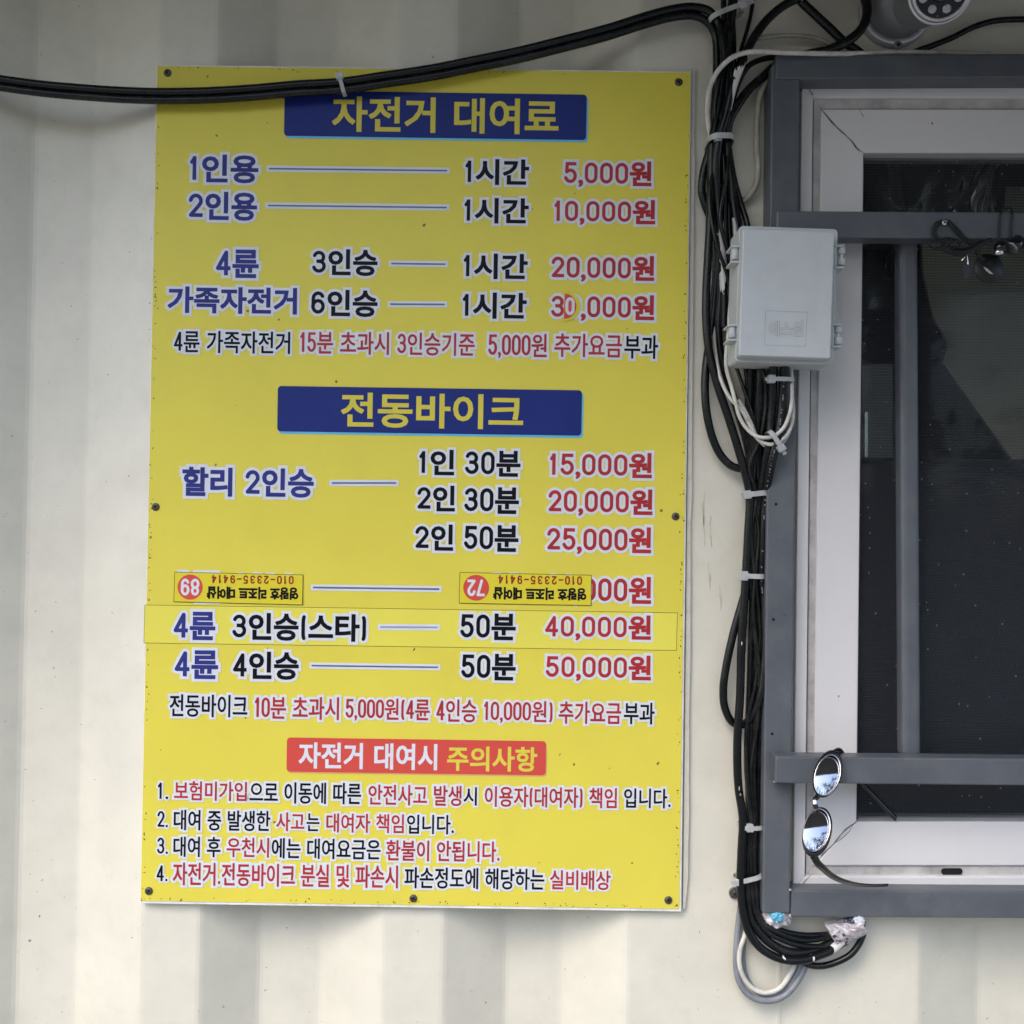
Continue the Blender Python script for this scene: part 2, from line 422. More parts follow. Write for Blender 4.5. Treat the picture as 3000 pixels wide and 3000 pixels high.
cabin = empty('container_cabin', (0, 0, 0), 'cream painted corrugated steel container cabin behind the yellow sign', 'cabin')
prof = []
for k in (-3, -2, -1):
    o_ = k * 713
    prof += [(411 + o_, 0), (584 + o_, 0), (762 + o_, -36), (936 + o_, -36)]
prof += [(411, 0), (584, 0), (762, -36), (936, -36), (1119, 0), (1298, 0), (1482, -36), (1645, -36), (1837, 0)]
def sheet(mb, pr, z0, z1, xs=None):
    # slightly rounded folds, the sheet as stacked strips
    pts = []
    for i, (x, d) in enumerate(pr):
        X = Xw(x, d)
        if 0 < i < len(pr) - 1:
            xa, xb = Xw(*pr[i - 1]), Xw(*pr[i + 1])
            da, db = pr[i - 1][1], pr[i + 1][1]
            f = 0.004
            pa = (X + (xa - X) * min(.3, f / max(abs(xa - X), 1e-6)), d + (da - d) * min(.3, f / max(abs(xa - X), 1e-6)))
            pb = (X + (xb - X) * min(.3, f / max(abs(xb - X), 1e-6)), d + (db - d) * min(.3, f / max(abs(xb - X), 1e-6)))
            for t in (0, .5, 1):
                q = ((1 - t) ** 2 * pa[0] + 2 * t * (1 - t) * X + t * t * pb[0], (1 - t) ** 2 * pa[1] + 2 * t * (1 - t) * d + t * t * pb[1])
                pts.append(q)
        else:
            pts.append((X, d))
    n = 2
    vs, fs = [], []
    for j in range(n):
        z = z0 + (z1 - z0) * j / (n - 1)
        for X, d in pts: vs.append((X, -d * .001, z))
    k = len(pts)
    for j in range(n - 1):
        for i in range(k - 1):
            fs.append((j * k + i, j * k + i + 1, (j + 1) * k + i + 1, (j + 1) * k + i))
    mb.add(vs, fs, 0, False)
WX0, WX1 = Pm(2338, 1500).x, Pm(4300, 1500).x
WZ0, WZ1 = Zw(2604), Zw(236)
ZB, ZT = 0.12, 2.42
inv = lambda X: X / S + 1500 - 19      # world x -> px at y = 2800 (approx, flat wall)
wb = MB()
xw0 = next(x for x in range(2250, 2450) if Xw(x) >= WX0)
sheet(wb, prof + [(xw0, 0)], ZB, ZT)
low = [(xw0, 0), (2691, 0), (2864, -36), (3030, -36), (3210, 0), (3390, 0), (3570, -36), (3740, -36), (3920, 0), (4400, 0)]
sheet(wb, low, ZB, WZ0)
wb.add([(WX0, 0, WZ1), (Xw(4400), 0, WZ1), (Xw(4400), 0, ZT), (WX0, 0, ZT)], [(0, 1, 2, 3)])
wb.add([(WX1, 0, WZ0), (Xw(4400), 0, WZ0), (Xw(4400), 0, WZ1), (WX1, 0, WZ1)], [(0, 1, 2, 3)])
for a, b in (((WX0, WZ0), (WX0, WZ1)), ((WX0, WZ1), (WX1, WZ1)), ((WX1, WZ1), (WX1, WZ0)), ((WX1, WZ0), (WX0, WZ0))):
    wb.add([(a[0], 0, a[1]), (b[0], 0, b[1]), (b[0], .08, b[1]), (a[0], .08, a[1])], [(0, 1, 2, 3)])
wb.build('corrugated_wall', M['wall'], cabin, fix=False)
# base rail and body that closes the cabin
cb = MB()
XL, XR = Xw(411 - 3 * 713), Xw(4400)
cb.box((XL, -.004, 0), (XR, .05, ZB - .002))
cb.box((XL - .06, -.01, 0), (XL - .002, .08, ZT))
cb.box((XR + .002, -.01, 0), (XR + .06, .08, ZT))
cb.build('corner_post', M['wall'], cabin, fix=False)
rm = MB()
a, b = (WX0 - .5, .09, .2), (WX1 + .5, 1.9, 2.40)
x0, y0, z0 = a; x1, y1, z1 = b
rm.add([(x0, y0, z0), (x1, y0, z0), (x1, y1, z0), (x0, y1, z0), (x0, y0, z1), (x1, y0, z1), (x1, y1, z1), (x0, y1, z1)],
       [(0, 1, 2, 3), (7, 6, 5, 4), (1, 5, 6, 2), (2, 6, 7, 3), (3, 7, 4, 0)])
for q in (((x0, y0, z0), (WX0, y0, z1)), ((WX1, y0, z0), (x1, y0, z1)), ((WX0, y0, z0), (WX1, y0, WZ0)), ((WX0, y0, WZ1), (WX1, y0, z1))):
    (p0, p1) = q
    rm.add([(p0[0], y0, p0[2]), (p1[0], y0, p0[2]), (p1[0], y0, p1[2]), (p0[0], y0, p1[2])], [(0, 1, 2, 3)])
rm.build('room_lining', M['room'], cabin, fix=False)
ev = MB()
ev.box((XL - .2, -.60, 2.33), (XR + .2, .4, 2.37))
ev.box((XL - .2, -.63, 2.29), (XR + .2, -.602, 2.40))
ev.build('eave', M['eave'], cabin)
aw = MB()
aw.hexa([(Pm(1980, 0).x, -.10, 2.19), (XR + .2, -.10, 2.19), (XR + .2, -.02, 2.29), (Pm(1980, 0).x, -.02, 2.29)],
        [(Pm(1980, 0).x, -1.34, 2.08), (XR + .2, -1.00, 2.08), (XR + .2, -1.00, 2.11), (Pm(1980, 0).x, -1.34, 2.11)])
aw.build('window_awning', M['eave'], cabin)
ro = MB()
ro.box((XL - .2, .42, 2.40), (XR + .2, 2.1, 2.44))
ro.box((XL - .06, 1.95, 0), (XR + .06, 2.0, 2.40))
ro.build('roof', M['eave'], cabin)
# raised old sealant bead right of the sign and the weld seam under the window
sb = MB()
for k in range(26):
    t0, t1 = k / 26, (k + 1) / 26
    def edge(t):
        y = 200 + t * 2462
        xl = 2026.5 - 26 * t; xr = 2037 - 22 * t + (1.6 if (int(t * 26) * 7) % 5 == 1 else 0) - (1.5 if int(t * 26) % 6 == 2 else 0)
        if t > .985: xr -= 6
        return y, xl, xr
    ya, la, ra = edge(t0); yb, lb, rb = edge(t1)
    sb.pbox(0, 0, 0, 0, -.2, 4.2, 0, q=[(la, ya), (ra, ya), (rb, yb), (lb, yb)])
sb.build('sealant_bead', M['seal'], cabin)
ws = MB()
ws.pbox(0, 0, 0, 0, -.2, 1.2, 0, q=[(2278, 2720), (2289, 2720), (2286, 3200), (2271, 3200)])
ws.build('weld_seam', M['wall'], cabin, bevel=.0005)

M['stain'] = mat('rust_drip_stain', (0.575, 0.545, 0.43), 0.6, var=0.3, scale=60)
dq = random.Random(31)
for x, y0, y1, wd in ((2064, 1440, 1600, 3), (2083, 1510, 1605, 3.2), (2078, 1650, 1725, 3.5), (2110, 1715, 1790, 4), (2059, 1470, 1540, 1.6)):
    n = 9; L_, R_ = [], []
    for k in range(n + 1):
        t = k / n; yy = y0 + (y1 - y0) * t
        ww = wd * (.25 + .75 * math.sin(math.pi * min(1, t * .9 + .08))) * dq.uniform(.5, 1.1)
        xx = x + 2.5 * math.sin(t * 4 + x) + dq.uniform(-.8, .8)
        L_.append((xx - ww, yy)); R_.append((xx + ww, yy))
    dr = MB()
    for k in range(n):
        dr.add([Pm(*L_[k], .35), Pm(*R_[k], .35), Pm(*R_[k + 1], .35), Pm(*L_[k + 1], .35)], [(0, 1, 2, 3)])
    dr.build('drip_stain', M['stain'], cabin, fix=False)

# ------------------------------------------------------------------ lettering
_cache = {}
def raw_text(s):
    cu = bpy.data.curves.new('t', 'FONT'); cu.body = s; cu.resolution_u = 3
    o = bpy.data.objects.new('t', cu); COL.objects.link(o)
    bpy.context.view_layer.update()
    me = bpy.data.meshes.new_from_object(o.evaluated_get(bpy.context.evaluated_depsgraph_get()))
    vs = [(v.co.x, v.co.y) for v in me.vertices]; fs = [tuple(p.vertices) for p in me.polygons]
    bpy.data.objects.remove(o); bpy.data.curves.remove(cu); bpy.data.meshes.remove(me)
    return vs, fs
def glyph(c):
    if c not in _cache:
        vs, fs = raw_text(c)
        key, idx, nv = {}, [], []
        for x, y in vs:
            k = (round(x, 5), round(y, 5))
            if k not in key: key[k] = len(nv); nv.append((x, y))
            idx.append(key[k])
        nf = []
        for f in fs:
            g_ = []
            for i in f:
                j = idx[i]
                if j not in g_: g_.append(j)
            if len(g_) >= 3: nf.append(tuple(g_))
        cnt = {}
        for f in nf:
            for a, b in zip(f, f[1:] + f[:1]):
                e = (min(a, b), max(a, b)); cnt[e] = cnt.get(e, 0) + 1
        be = [e for e, n in cnt.items() if n == 1]
        _cache[c] = (nv, nf, be)
    return _cache[c]
_w1 = max(v[0] for v in raw_text('이이')[0]); _w0 = max(v[0] for v in raw_text('이')[0])
ADV = _w1 - _w0
_vs = [v for c in '한정륜' for v in glyph(c)[0]]
HB, HT = min(v[1] for v in _vs), max(v[1] for v in _vs)
HH = HT - HB
CELL = {'1': (.50, .30), ',': (.22, .13), '.': (.28, .12), ' ': (.34, 0), '-': (.62, .46), '(': (.34, .17), ')': (.34, .17)}
def _arc(cx, cy, rx, ry, a0, a1, n=7):
    return [(cx + rx * math.cos(R(a0 + (a1 - a0) * k / n)), cy + ry * math.sin(R(a0 + (a1 - a0) * k / n))) for k in range(n + 1)]
_hw = .5
STROKES = {     # condensed rounded digits as pen strokes in a unit box (x 0..1, y 0..1)
    '0': [_arc(.5, .72, .5, .28, 0, 180) + _arc(.5, .28, .5, .28, 180, 360) + [(1, .72)]],
    '1': [[(.72, 0), (.72, 1)], [(.72, 1), (.15, .80)]],
    '2': [_arc(.5, .72, .5, .28, 172, -15) + [(.80, .50), (.03, .02), (1, .02)]],
    '3': [_arc(.47, .75, .47, .25, 160, -70, 9) + [(.40, .53)] , [(.40, .53)] + _arc(.48, .27, .52, .27, 75, -165, 10)],
    '4': [[(.76, 0), (.76, 1), (.0, .25), (1, .25)]],
    '5': [[(.92, 1), (.14, 1), (.08, .54)] + _arc(.48, .32, .52, .32, 125, -160, 11)],
    '6': [_arc(.5, .72, .48, .28, 25, 180) + [(.02, .28)] + _arc(.5, .30, .5, .30, 180, 540, 16)],
    '7': [[(0, 1), (1, 1), (.35, 0)]],
    '8': [_arc(.5, .76, .45, .24, -90, 270, 16), _arc(.5, .27, .5, .27, 90, 450, 16)],
    '9': [_arc(.5, .28, .48, .28, 205, 360) + [(.98, .72)] + _arc(.5, .70, .5, .30, 0, 360, 16)],
    '(': [[(1, 1), (.35, .92), (.05, .75), (.05, .25), (.35, .08), (1, 0)]],
    ')': [[(0, 1), (.65, .92), (.95, .75), (.95, .25), (.65, .08), (0, 0)]],
    '-': [[(0, .5), (1, .5)]],
}
def layout(s, digit_w=.53, digit_cell=.63, stroke=.07):
    """list of (verts, faces, boundary edges) in units of one hangul cell"""
    x, out = 0.0, []
    for c in s:
        if c == ' ': x += CELL[' '][0]; continue
        if c in STROKES:
            cw, gw = CELL.get(c, (digit_cell, digit_w))
            lo, hi = {'-': (.40, .54), '(': (.0, .97), ')': (.0, .97)}.get(c, (.07, .96))
            nv, be = [], []
            q = stroke
            for ln in STROKES[c]:
                o_ = len(nv)
                for a, b in ln:
                    nv.append((q + a * (gw - 2 * q) + x + (cw - gw) / 2, lo + q + b * (hi - lo - 2 * q)))
                be += [(o_ + k, o_ + k + 1) for k in range(len(ln) - 1)]
            out.append((nv, [], be, True)); x += cw; continue
        nv, nf, be = glyph(c)
        if '가' <= c <= '힣':
            out.append(([((a / ADV) + x, (b - HB) / HH) for a, b in nv], nf, be, False)); x += 1.0; continue
        cw, gw = CELL.get(c, (digit_cell, digit_w))
        xa, xb = min(v[0] for v in nv), max(v[0] for v in nv)
        ya, yb = min(v[1] for v in nv), max(v[1] for v in nv)
        lo, hi = {',': (-.05, .19), '.': (.07, .19), '-': (.44, .50), '(': (.0, .97), ')': (.0, .97)}.get(c, (.07, .96))
        out.append(([((a - xa) / (xb - xa) * gw + x + (cw - gw) / 2, (b - ya) / (yb - ya) * (hi - lo) + lo) for a, b in nv], nf, be, False))
        x += cw
    return out
def fatten(nv, nf, be, r):
    """union of a glyph with its outline drawn r wide on both sides (all in px)"""
    V, Fc = list(map(Vector, nv)), []
    for f in nf:
        ar = sum(V[a].x * V[b].y - V[b].x * V[a].y for a, b in zip(f, f[1:] + f[:1])) / 2
        lg = max((V[a] - V[b]).length for a, b in zip(f, f[1:] + f[:1]))
        if lg < 1e-6 or abs(ar) * 2 / lg < .02: continue
        Fc.append(tuple(f) if ar > 0 else tuple(reversed(f)))
    used = set()
    for a, b in be:
        p, q = V[a], V[b]
        d = q - p
        if d.length < 1e-4: continue
        n = Vector((-d.y, d.x)).normalized() * r
        o = len(V)
        V += [p + n, p - n, q - n, q + n]
        Fc.append((o, o + 1, o + 2, o + 3))
        used |= {a, b}
    nb_ = {}
    for a, b in be:
        nb_.setdefault(a, []).append(b); nb_.setdefault(b, []).append(a)
    for a in used:
        ds_ = [(V[b] - V[a]).normalized() for b in nb_[a] if (V[b] - V[a]).length > 1e-4]
        axis = all(min(abs(d.x), abs(d.y)) < .2 for d in ds_)
        sharp = len(ds_) == 1 or (len(ds_) == 2 and ds_[0].dot(ds_[1]) > -.6)
        o = len(V)
        if axis and sharp:
            V += [V[a] + Vector(c) * (r * 1.004) for c in ((-1, -1), (1, -1), (1, 1), (-1, 1))]
            Fc.append((o, o + 1, o + 2, o + 3))
        else:
            V += [V[a] + Vector((math.cos(math.pi * (k + .5) / 4), math.sin(math.pi * (k + .5) / 4))) * (r * 1.04) for k in range(8)]
            Fc.append(tuple(range(o, o + 8)))
    vo, eo, fo, ov, oe, of = delaunay_2d_cdt(V, [], Fc, 0, 1e-4)
    return [tuple(v) for v in vo], [tuple(f) for f, src in zip(fo, of) if src]
SLX, SLY = .0143, -.0165            # the sign's tilt in the photo
def run(mb, s, x0, y0, x1, y1, col=1, white=0, rot=False, bold=.034, line=.10, d=9.3, dc=None, dw=.53, dcell=.63, ds=.070):
    gl = layout(s, dw, dcell, ds)
    e_ = lambda g_: ds if g_[3] else 0
    xa = min(v[0] - e_(g_) for g_ in gl for v in g_[0]); xb = max(v[0] + e_(g_) for g_ in gl for v in g_[0])
    ya = min(v[1] - e_(g_) for g_ in gl for v in g_[0]); yb = max(v[1] + e_(g_) for g_ in gl for v in g_[0])
    h = y1 - y0
    B = bold * h
    W = x1 - x0
    kx, ky = (W - 2 * B) / (xb - xa), (h - 2 * B) / (yb - ya)
    cx, cy = (x0 + x1) / 2, (y0 + y1) / 2
    def topx(u, v):
        if rot: u, v = -u, -v
        return cx + u - SLY * v, cy - v + SLX * u
    for i, (nv, nf, be, stk) in enumerate(gl):
        B = ds * (h - 2 * bold * h) / (yb - ya) if stk else bold * h
        pv = [((a - (xa + xb) / 2) * kx, (b - (ya + yb) / 2) * ky) for a, b in nv]
        for r, mi, dd in (((line * h + B, white, d + (.06 if i % 2 else 0)) if white is not None else (0, 0, 0)), (B, col, dc if dc else d + .3)):
            if r <= 0: continue
            vv, ff = fatten(pv, nf, be, r)
            mb.add([Pm(*topx(a, b), dd) for a, b in vv], ff, mi)
def rrect(x0, y0, x1, y1, r, ox=0, oy=0):
    """rounded rectangle in px, sheared like the sign"""
    cx, cy = (x0 + x1) / 2, (y0 + y1) / 2
    out = []
    for qx, qy, a0 in ((x1 - r, y0 + r, -90), (x1 - r, y1 - r, 0), (x0 + r, y1 - r, 90), (x0 + r, y0 + r, 180)):
        for k in range(5):
            a = R(a0 + 22.5 * k)
            u, v = qx + r * math.cos(a) - cx, qy + r * math.sin(a) - cy
            out.append((cx + u + SLY * v + ox, cy + v + SLX * u + oy))
    return out
def flat(mb, px, d, mi=0):
    mb.add([Pm(x, y, d) for x, y in px], [tuple(range(len(px)))], mi)

# ------------------------------------------------------------------ the price sign
sign = empty('price_sign', Pm(1210, 1430, 5), 'large yellow price board with blue and red banners and lines of prices', 'sign')
TL, TR_, BR, BL = (461, 193), (2023, 213), (1990, 2663), (412, 2639)
sp = MB()
sp.pbox(0, 0, 0, 0, 4, 8, 0, q=[(TL[0] - 3, TL[1] - 4), (TR_[0] + 3, TR_[1] - 4), (BR[0] + 6, BR[1] + 8), (BL[0] - 2, BL[1] + 8)])
sp.build('backing_sheet', M['sheet_edge'], sign, bevel=.0004, seg=1)
vy = MB()
vy.pbox(0, 0, 0, 0, 8.02, 8.6, 0, q=[TL, TR_, BR, BL])
fr = random.Random(11)
def lerp(a, b, t): return (a[0] + (b[0] - a[0]) * t, a[1] + (b[1] - a[1]) * t)
for a, b, n, inx, iny in ((TL, BL, 75, 1, 0), (TR_, BR, 75, -1, 0), (BL, BR, 45, 0, -1), (TL, TR_, 14, 0, 1)):
    for _ in range(n):
        t = fr.random()
        if (a, b) == (TR_, BR) or (a, b) == (TL, BL): t = t ** .8
        x, y = lerp(a, b, t)
        o_ = fr.uniform(2, 8) + abs(fr.gauss(0, 3))
        x += inx * o_; y += iny * o_
        L1, W1 = fr.uniform(1.2, 5), fr.uniform(.8, 2.2)
        an = fr.uniform(0, 3.14)
        dx, dy = math.cos(an) * L1, math.sin(an) * L1; ex, ey = -math.sin(an) * W1, math.cos(an) * W1
        flat(vy, [(x - dx, y - dy), (x + ex, y + ey), (x + dx, y + dy), (x - ex, y - ey)], 8.66, 1)
for x, y, s_ in ((1213, 1903, 6), (784, 1900, 4), (1560, 612, 3), (608, 224, 5), (782, 360, 3), (690, 1188, 2), (471, 2197, 3), (1640, 2211, 4), (1580, 2527, 3), (1786, 2251, 3), (1684, 567, 3), (1837, 963, 3)):
    flat(vy, [(x - s_ * .6, y + s_), (x + s_ * .4, y + s_ * .2), (x + s_ * .6, y - s_), (x - s_ * .2, y - s_ * .3)], 8.66, 1)
vy.build('yellow_face', [M['yellow'], M['crack']], sign)

def lettering(name, runs, mats, d=8.9):
    for r in runs:
        mb = MB()
        s, x0, y0, x1, y1, col = r[:6]
        run(mb, s, x0, y0, x1, y1, col, d=d, **(r[6] if len(r) > 6 else {}))
        mb.build(name, mats, sign, fix=False)
STD = [M['print_white'], M['print_black'], M['print_blue'], M['print_red']]
K, Bl, Rd = 1, 2, 3
small = dict(bold=.016, line=.105, dw=.475, dcell=.565, ds=.056)
LINES = [
    [('1인용', 553, 453, 757, 536, Bl), ('1시간', 1360, 466, 1550, 542, K), ('5,000원', 1650, 471, 1909, 549, Rd)],
    [('2인용', 550, 562, 753, 646, Bl), ('1시간', 1357, 580, 1549, 655, K), ('10,000원', 1621, 584, 1920, 660, Rd)],
    [('4륜', 630, 731, 758, 814, Bl), ('3인승', 912, 730, 1106, 808, K), ('1시간', 1355, 743, 1546, 818, K), ('20,000원', 1613, 748, 1917, 826, Rd)],
    [('가족자전거', 491, 841, 870, 919, Bl), ('6인승', 909, 849, 1106, 928, K), ('1시간', 1352, 857, 1543, 934, K), ('30,000원', 1612, 863, 1917, 941, Rd)],
    [('4륜 가족자전거', 509, 970, 850, 1035, K, small), ('15분 초과시 3인승기준', 879, 973, 1391, 1040, Rd, small), ('5,000원', 1430, 977, 1602, 1050, Rd, small), ('추가요금', 1624, 978, 1822, 1047, Rd, small), ('부과', 1829, 982, 1928, 1051, K, small)],
    [('할리 2인승', 534, 1370, 919, 1456, Bl)],
    [('1인', 1225, 1317, 1331, 1392, K), ('30분', 1360, 1320, 1525, 1396, K), ('15,000원', 1608, 1325, 1910, 1404, Rd)],
    [('2인', 1220, 1422, 1333, 1498, K), ('30분', 1358, 1427, 1520, 1505, K), ('20,000원', 1604, 1432, 1912, 1512, Rd)],
    [('2인', 1214, 1536, 1328, 1613, K), ('50분', 1357, 1538, 1519, 1616, K), ('25,000원', 1600, 1543, 1908, 1624, Rd)],
    [('000원', 1704, 1689, 1908, 1768, Rd)],
    [('4륜', 509, 1905, 639, 1989, Bl), ('4인승', 680, 1909, 875, 1991, K), ('50분', 1349, 1915, 1511, 1993, K), ('50,000원', 1596, 1919, 1907, 1996, Rd)],
    [('전동바이크', 497, 2035, 725, 2101, K, small), ('10분 초과시', 746, 2041, 993, 2108, Rd, small), ('5,000원(4륜', 1012, 2046, 1259, 2113, Rd, small), ('4인승', 1278, 2049, 1397, 2116, Rd, small), ('10,000원)', 1417, 2053, 1619, 2119, Rd, small), ('추가요금', 1637, 2056, 1820, 2121, Rd, small), ('부과', 1828, 2058, 1918, 2122, K, small)],
    [('1.', 461, 2292, 493, 2341, K, small), ('보험미가입', 510, 2289, 723, 2346, Rd, small), ('으로 이동에 따른', 731, 2292, 1058, 2355, K, small), ('안전사고 발생', 1079, 2300, 1352, 2360, Rd, small), ('시', 1358, 2306, 1397, 2360, K, small), ('이용자(대여자) 책임', 1420, 2306, 1807, 2366, Rd, small), ('입니다.', 1828, 2310, 1965, 2368, K, small)],
    [('2.', 461, 2375, 492, 2424, K, small), ('대여 중 발생한', 509, 2374, 792, 2434, K, small), ('사고', 809, 2380, 892, 2435, Rd, small), ('는', 898, 2383, 936, 2435, K, small), ('대여자 책임', 956, 2384, 1183, 2440, Rd, small), ('입니다.', 1192, 2387, 1330, 2444, K, small)],
    [('3.', 460, 2453, 492, 2502, K, small), ('대여 후', 508, 2451, 646, 2511, K, small), ('우천시', 664, 2454, 788, 2512, Rd, small), ('에는 대여요금은', 796, 2457, 1115, 2517, K, small), ('환불이 안됩니다.', 1131, 2463, 1464, 2524, Rd, small)],
    [('4.', 458, 2534, 491, 2582, K, small), ('자전거.전동바이크 분실 및 파손시', 506, 2531, 1166, 2598, Rd, small), ('파손정도에 해당하는', 1185, 2543, 1595, 2605, K, small), ('실비배상', 1611, 2550, 1789, 2607, Rd, small)],
]
for ln in LINES: lettering('lettering', ln, STD)
def dashes(lst, d, col='dash', name='dash_line'):
    for x0, x1, ya, yb, hw in lst:
        mb = MB()
        flat(mb, [(x0, ya - 9), (x1, yb - 9), (x1, yb + 9), (x0, ya + 9)], d, 0)
        flat(mb, [(x0 + 7, ya - hw), (x1 - 7, yb - hw), (x1 - 7, yb + hw), (x0 + 7, ya + hw)], d + .3, 1)
        mb.build(name, [M['print_white'], M[col]], sign, fix=False)
dashes([(781, 1317, 494, 500, 2.4), (778, 1316, 602, 608, 2.4), (1139, 1312, 772, 774, 2.4), (1136, 1310, 891, 892, 2.4), (965, 1168, 1415, 1415, 2.4),
        (910, 1294, 1721, 1726, 2.4), (906, 1290, 1950, 1955, 2.2)], 8.9)

def banner(x0, y0, x1, y1, cols, texts, off, label):
    b0 = MB(); flat(b0, rrect(x0, y0, x1, y1, 10), 9.2, 0)
    bo = b0.build('banner', M[cols[0]], sign, fix=False)
    if label: bo['label'] = label
    b1 = MB(); flat(b1, rrect(x0, y0, x1, y1, 10, *off), 8.9, 0)
    o1 = b1.build('drop_edge', M[cols[1]], bo, fix=False)
    for s, a, b, c, d_, mt in texts:
        mb = MB(); run(mb, s, a, b, c, d_, 0, None, bold=.026, d=9.2, dc=9.45)
        mb.build('banner_lettering', M[mt], bo, fix=False)
banner(833, 271, 1718, 404, ('banner_blue', 'banner_cyan'), [('자전거 대여료', 973, 286, 1637, 390, 'print_yellow')], (5, 7), 'blue banner at the top of the board')
banner(813, 1137, 1704, 1270, ('banner_blue', 'banner_cyan'), [('전동바이크', 999, 1153, 1533, 1255, 'print_yellow')], (5, 7), 'blue banner halfway down the board')
banner(840, 2166, 1599, 2266, ('banner_red', 'banner_pink'), [('자전거 대여시', 875, 2177, 1281, 2254, 'print_white'), ('주의사항', 1310, 2187, 1574, 2260, 'print_yellow')], (3, 4), 'red banner near the foot of the board')
# pasted-over strip with the 40,000 line
st = MB()
sq = [(425, 1773), (1984, 1796), (1981, 1905), (422, 1883)]
flat(st, [(x - 1.2 if i in (0, 3) else x + 1.2, y - 1.3 if i < 2 else y + 1.3) for i, (x, y) in enumerate(sq)], 8.78, 1)
flat(st, sq, 8.84, 0)
so_ = st.build('pasted_strip', [M['strip_yellow'], M['crack']], sign, fix=False)
so_['label'] = 'strip of paler yellow film pasted across the board'
lettering('lettering', [('4륜', 506, 1792, 631, 1875, Bl), ('3인승(스타)', 678, 1797, 1075, 1878, K), ('50분', 1346, 1797, 1511, 1875, K), ('40,000원', 1594, 1801, 1907, 1877, Rd)], STD, d=9.0)
M['dash_pale'] = mat('print_pale_blue', (0.30, 0.33, 0.48), 0.35)
dashes([(1107, 1289, 1837, 1838, 2.4)], 9.0, 'dash_pale')
# white scraps of the covered line
for x0, x1, y0, y1 in ((518, 556, 1669, 1680), (566, 646, 1670, 1682), (697, 716, 1677, 1684), (742, 768, 1676, 1686), (780, 806, 1677, 1687), (832, 858, 1678, 1688), (568, 646, 1760, 1770), (1443, 1470, 1676, 1684), (1492, 1520, 1677, 1685), (1610, 1632, 1679, 1687), (1658, 1676, 1680, 1688), (1680, 1690, 1768, 1777)):
    sc = MB(); flat(sc, [(x0, y0), (x1, y0 + 1), (x1, y1), (x0, y1)], 8.9, 0)
    sc.build('covered_print', M['print_white'], sign, fix=False)
# red 0 patch on the 30,000 line
pt = MB()
cx, cy = 1654, 897
hp = [(cx, cy - 44)] + [(cx + 47 * math.sin(R(a)), cy - 44 * math.cos(R(a))) for a in range(10, 180, 12)] + [(cx - 3, cy + 44)]
flat(pt, [(x, y) for x, y in hp], 9.6, 0)
hp2 = [(cx + 1, cy - 37)] + [(cx + 35 * math.sin(R(a)), cy - 37 * math.cos(R(a))) for a in range(10, 180, 12)] + [(cx - 2, cy + 37)]
flat(pt, hp2, 9.75, 1)
run(pt, '0', cx + 3, cy - 26, cx + 29, cy + 26, 2, None, bold=.0, ds=.075, d=9.6, dc=9.9)
pt.build('number_patch', [M['sticker_yellow'], M['banner_red'], M['print_white']], sign, fix=False)
# fixing screws
def screw(x, y, d, r, mt, parent, name='screw', slot=None):
    mb = MB()
    c = Pm(x, y, d)
    rw = r * S
    mb.lathe(c, (0, -1, 0), [(rw, 0), (rw, .0006), (rw * .85, .0014), (rw * .5, .0019), (rw * .32, .0019), (rw * .28, .0014), (0, .0012)], 18, 0)
    a = fr.uniform(0, 1.5)
    for k in (0, 1):
        an = a + k * math.pi / 2
        u = Vector((math.cos(an), 0, math.sin(an))) * rw * .55; v = Vector((-math.sin(an), 0, math.cos(an))) * rw * .12
        o_ = Vector((0, -.00205 - k * .00004, 0))
        mb.add([c + o_ - u - v, c + o_ + u - v, c + o_ + u + v, c + o_ - u + v], [(0, 1, 2, 3)], 1)
    return mb.build(name, [mt, M['hole']], parent)
for x, y in ((491, 214), (1988, 241), (456, 1485), (1979, 1513), (436, 2610), (1211, 2632), (1958, 2637)):
    screw(x, y, 8.6, 11.5, M['rusty'], sign)

# ------------------------------------------------------------------ stickers pasted upside down
def sticker(q, num, cxy, r, t1, t2, label):
    c = ((q[0][0] + q[2][0]) / 2, (q[0][1] + q[2][1]) / 2)
    e = empty('phone_sticker', Pm(c[0], c[1], 9.6), label, 'sticker', 'yellow phone stickers pasted upside down on the board')
    mb = MB()
    flat(mb, [(q[0][0] - 1.5, q[0][1] - 1.5), (q[1][0] + 1.5, q[1][1] - 1.5), (q[2][0] + 1.5, q[2][1] + 1.5), (q[3][0] - 1.5, q[3][1] + 1.5)], 9.55, 1)
    flat(mb, q, 9.65, 0)
    mb.build('yellow_label', [M['sticker_yellow'], M['crack']], e, fix=False)
    mb = MB()
    flat(mb, [(cxy[0] + r * math.cos(R(a)), cxy[1] + r * math.sin(R(a))) for a in range(0, 360, 12)], 9.8, 0)
    run(mb, num[0], cxy[0] - num[1], cxy[1] - num[2], cxy[0] + num[1], cxy[1] + num[2], 1, None, rot=True, bold=.025, d=9.8, dc=9.95)
    mb.build('number_disc', [M['banner_red'], M['print_white']], e, fix=False)
    mb = MB()
    run(mb, '010-2335-9414', *t1, 0, None, rot=True, bold=.03, d=9.7, dc=9.9, dw=.50, dcell=.70, ds=.075)
    run(mb, '영랑호 리조트 대여샵', *t2, 1, None, rot=True, bold=.045, d=9.7, dc=9.9)
    mb.build('label_lettering', [M['print_brown'], M['print_black']], e, fix=False)
sticker([(513, 1677), (887, 1685), (885, 1771), (510, 1762)], ('89', 28, 26), (557, 1720), 37, (619, 1685, 861, 1711), (606, 1719, 874, 1756),
        'yellow phone sticker on the board whose red disc shows an upside-down 89')
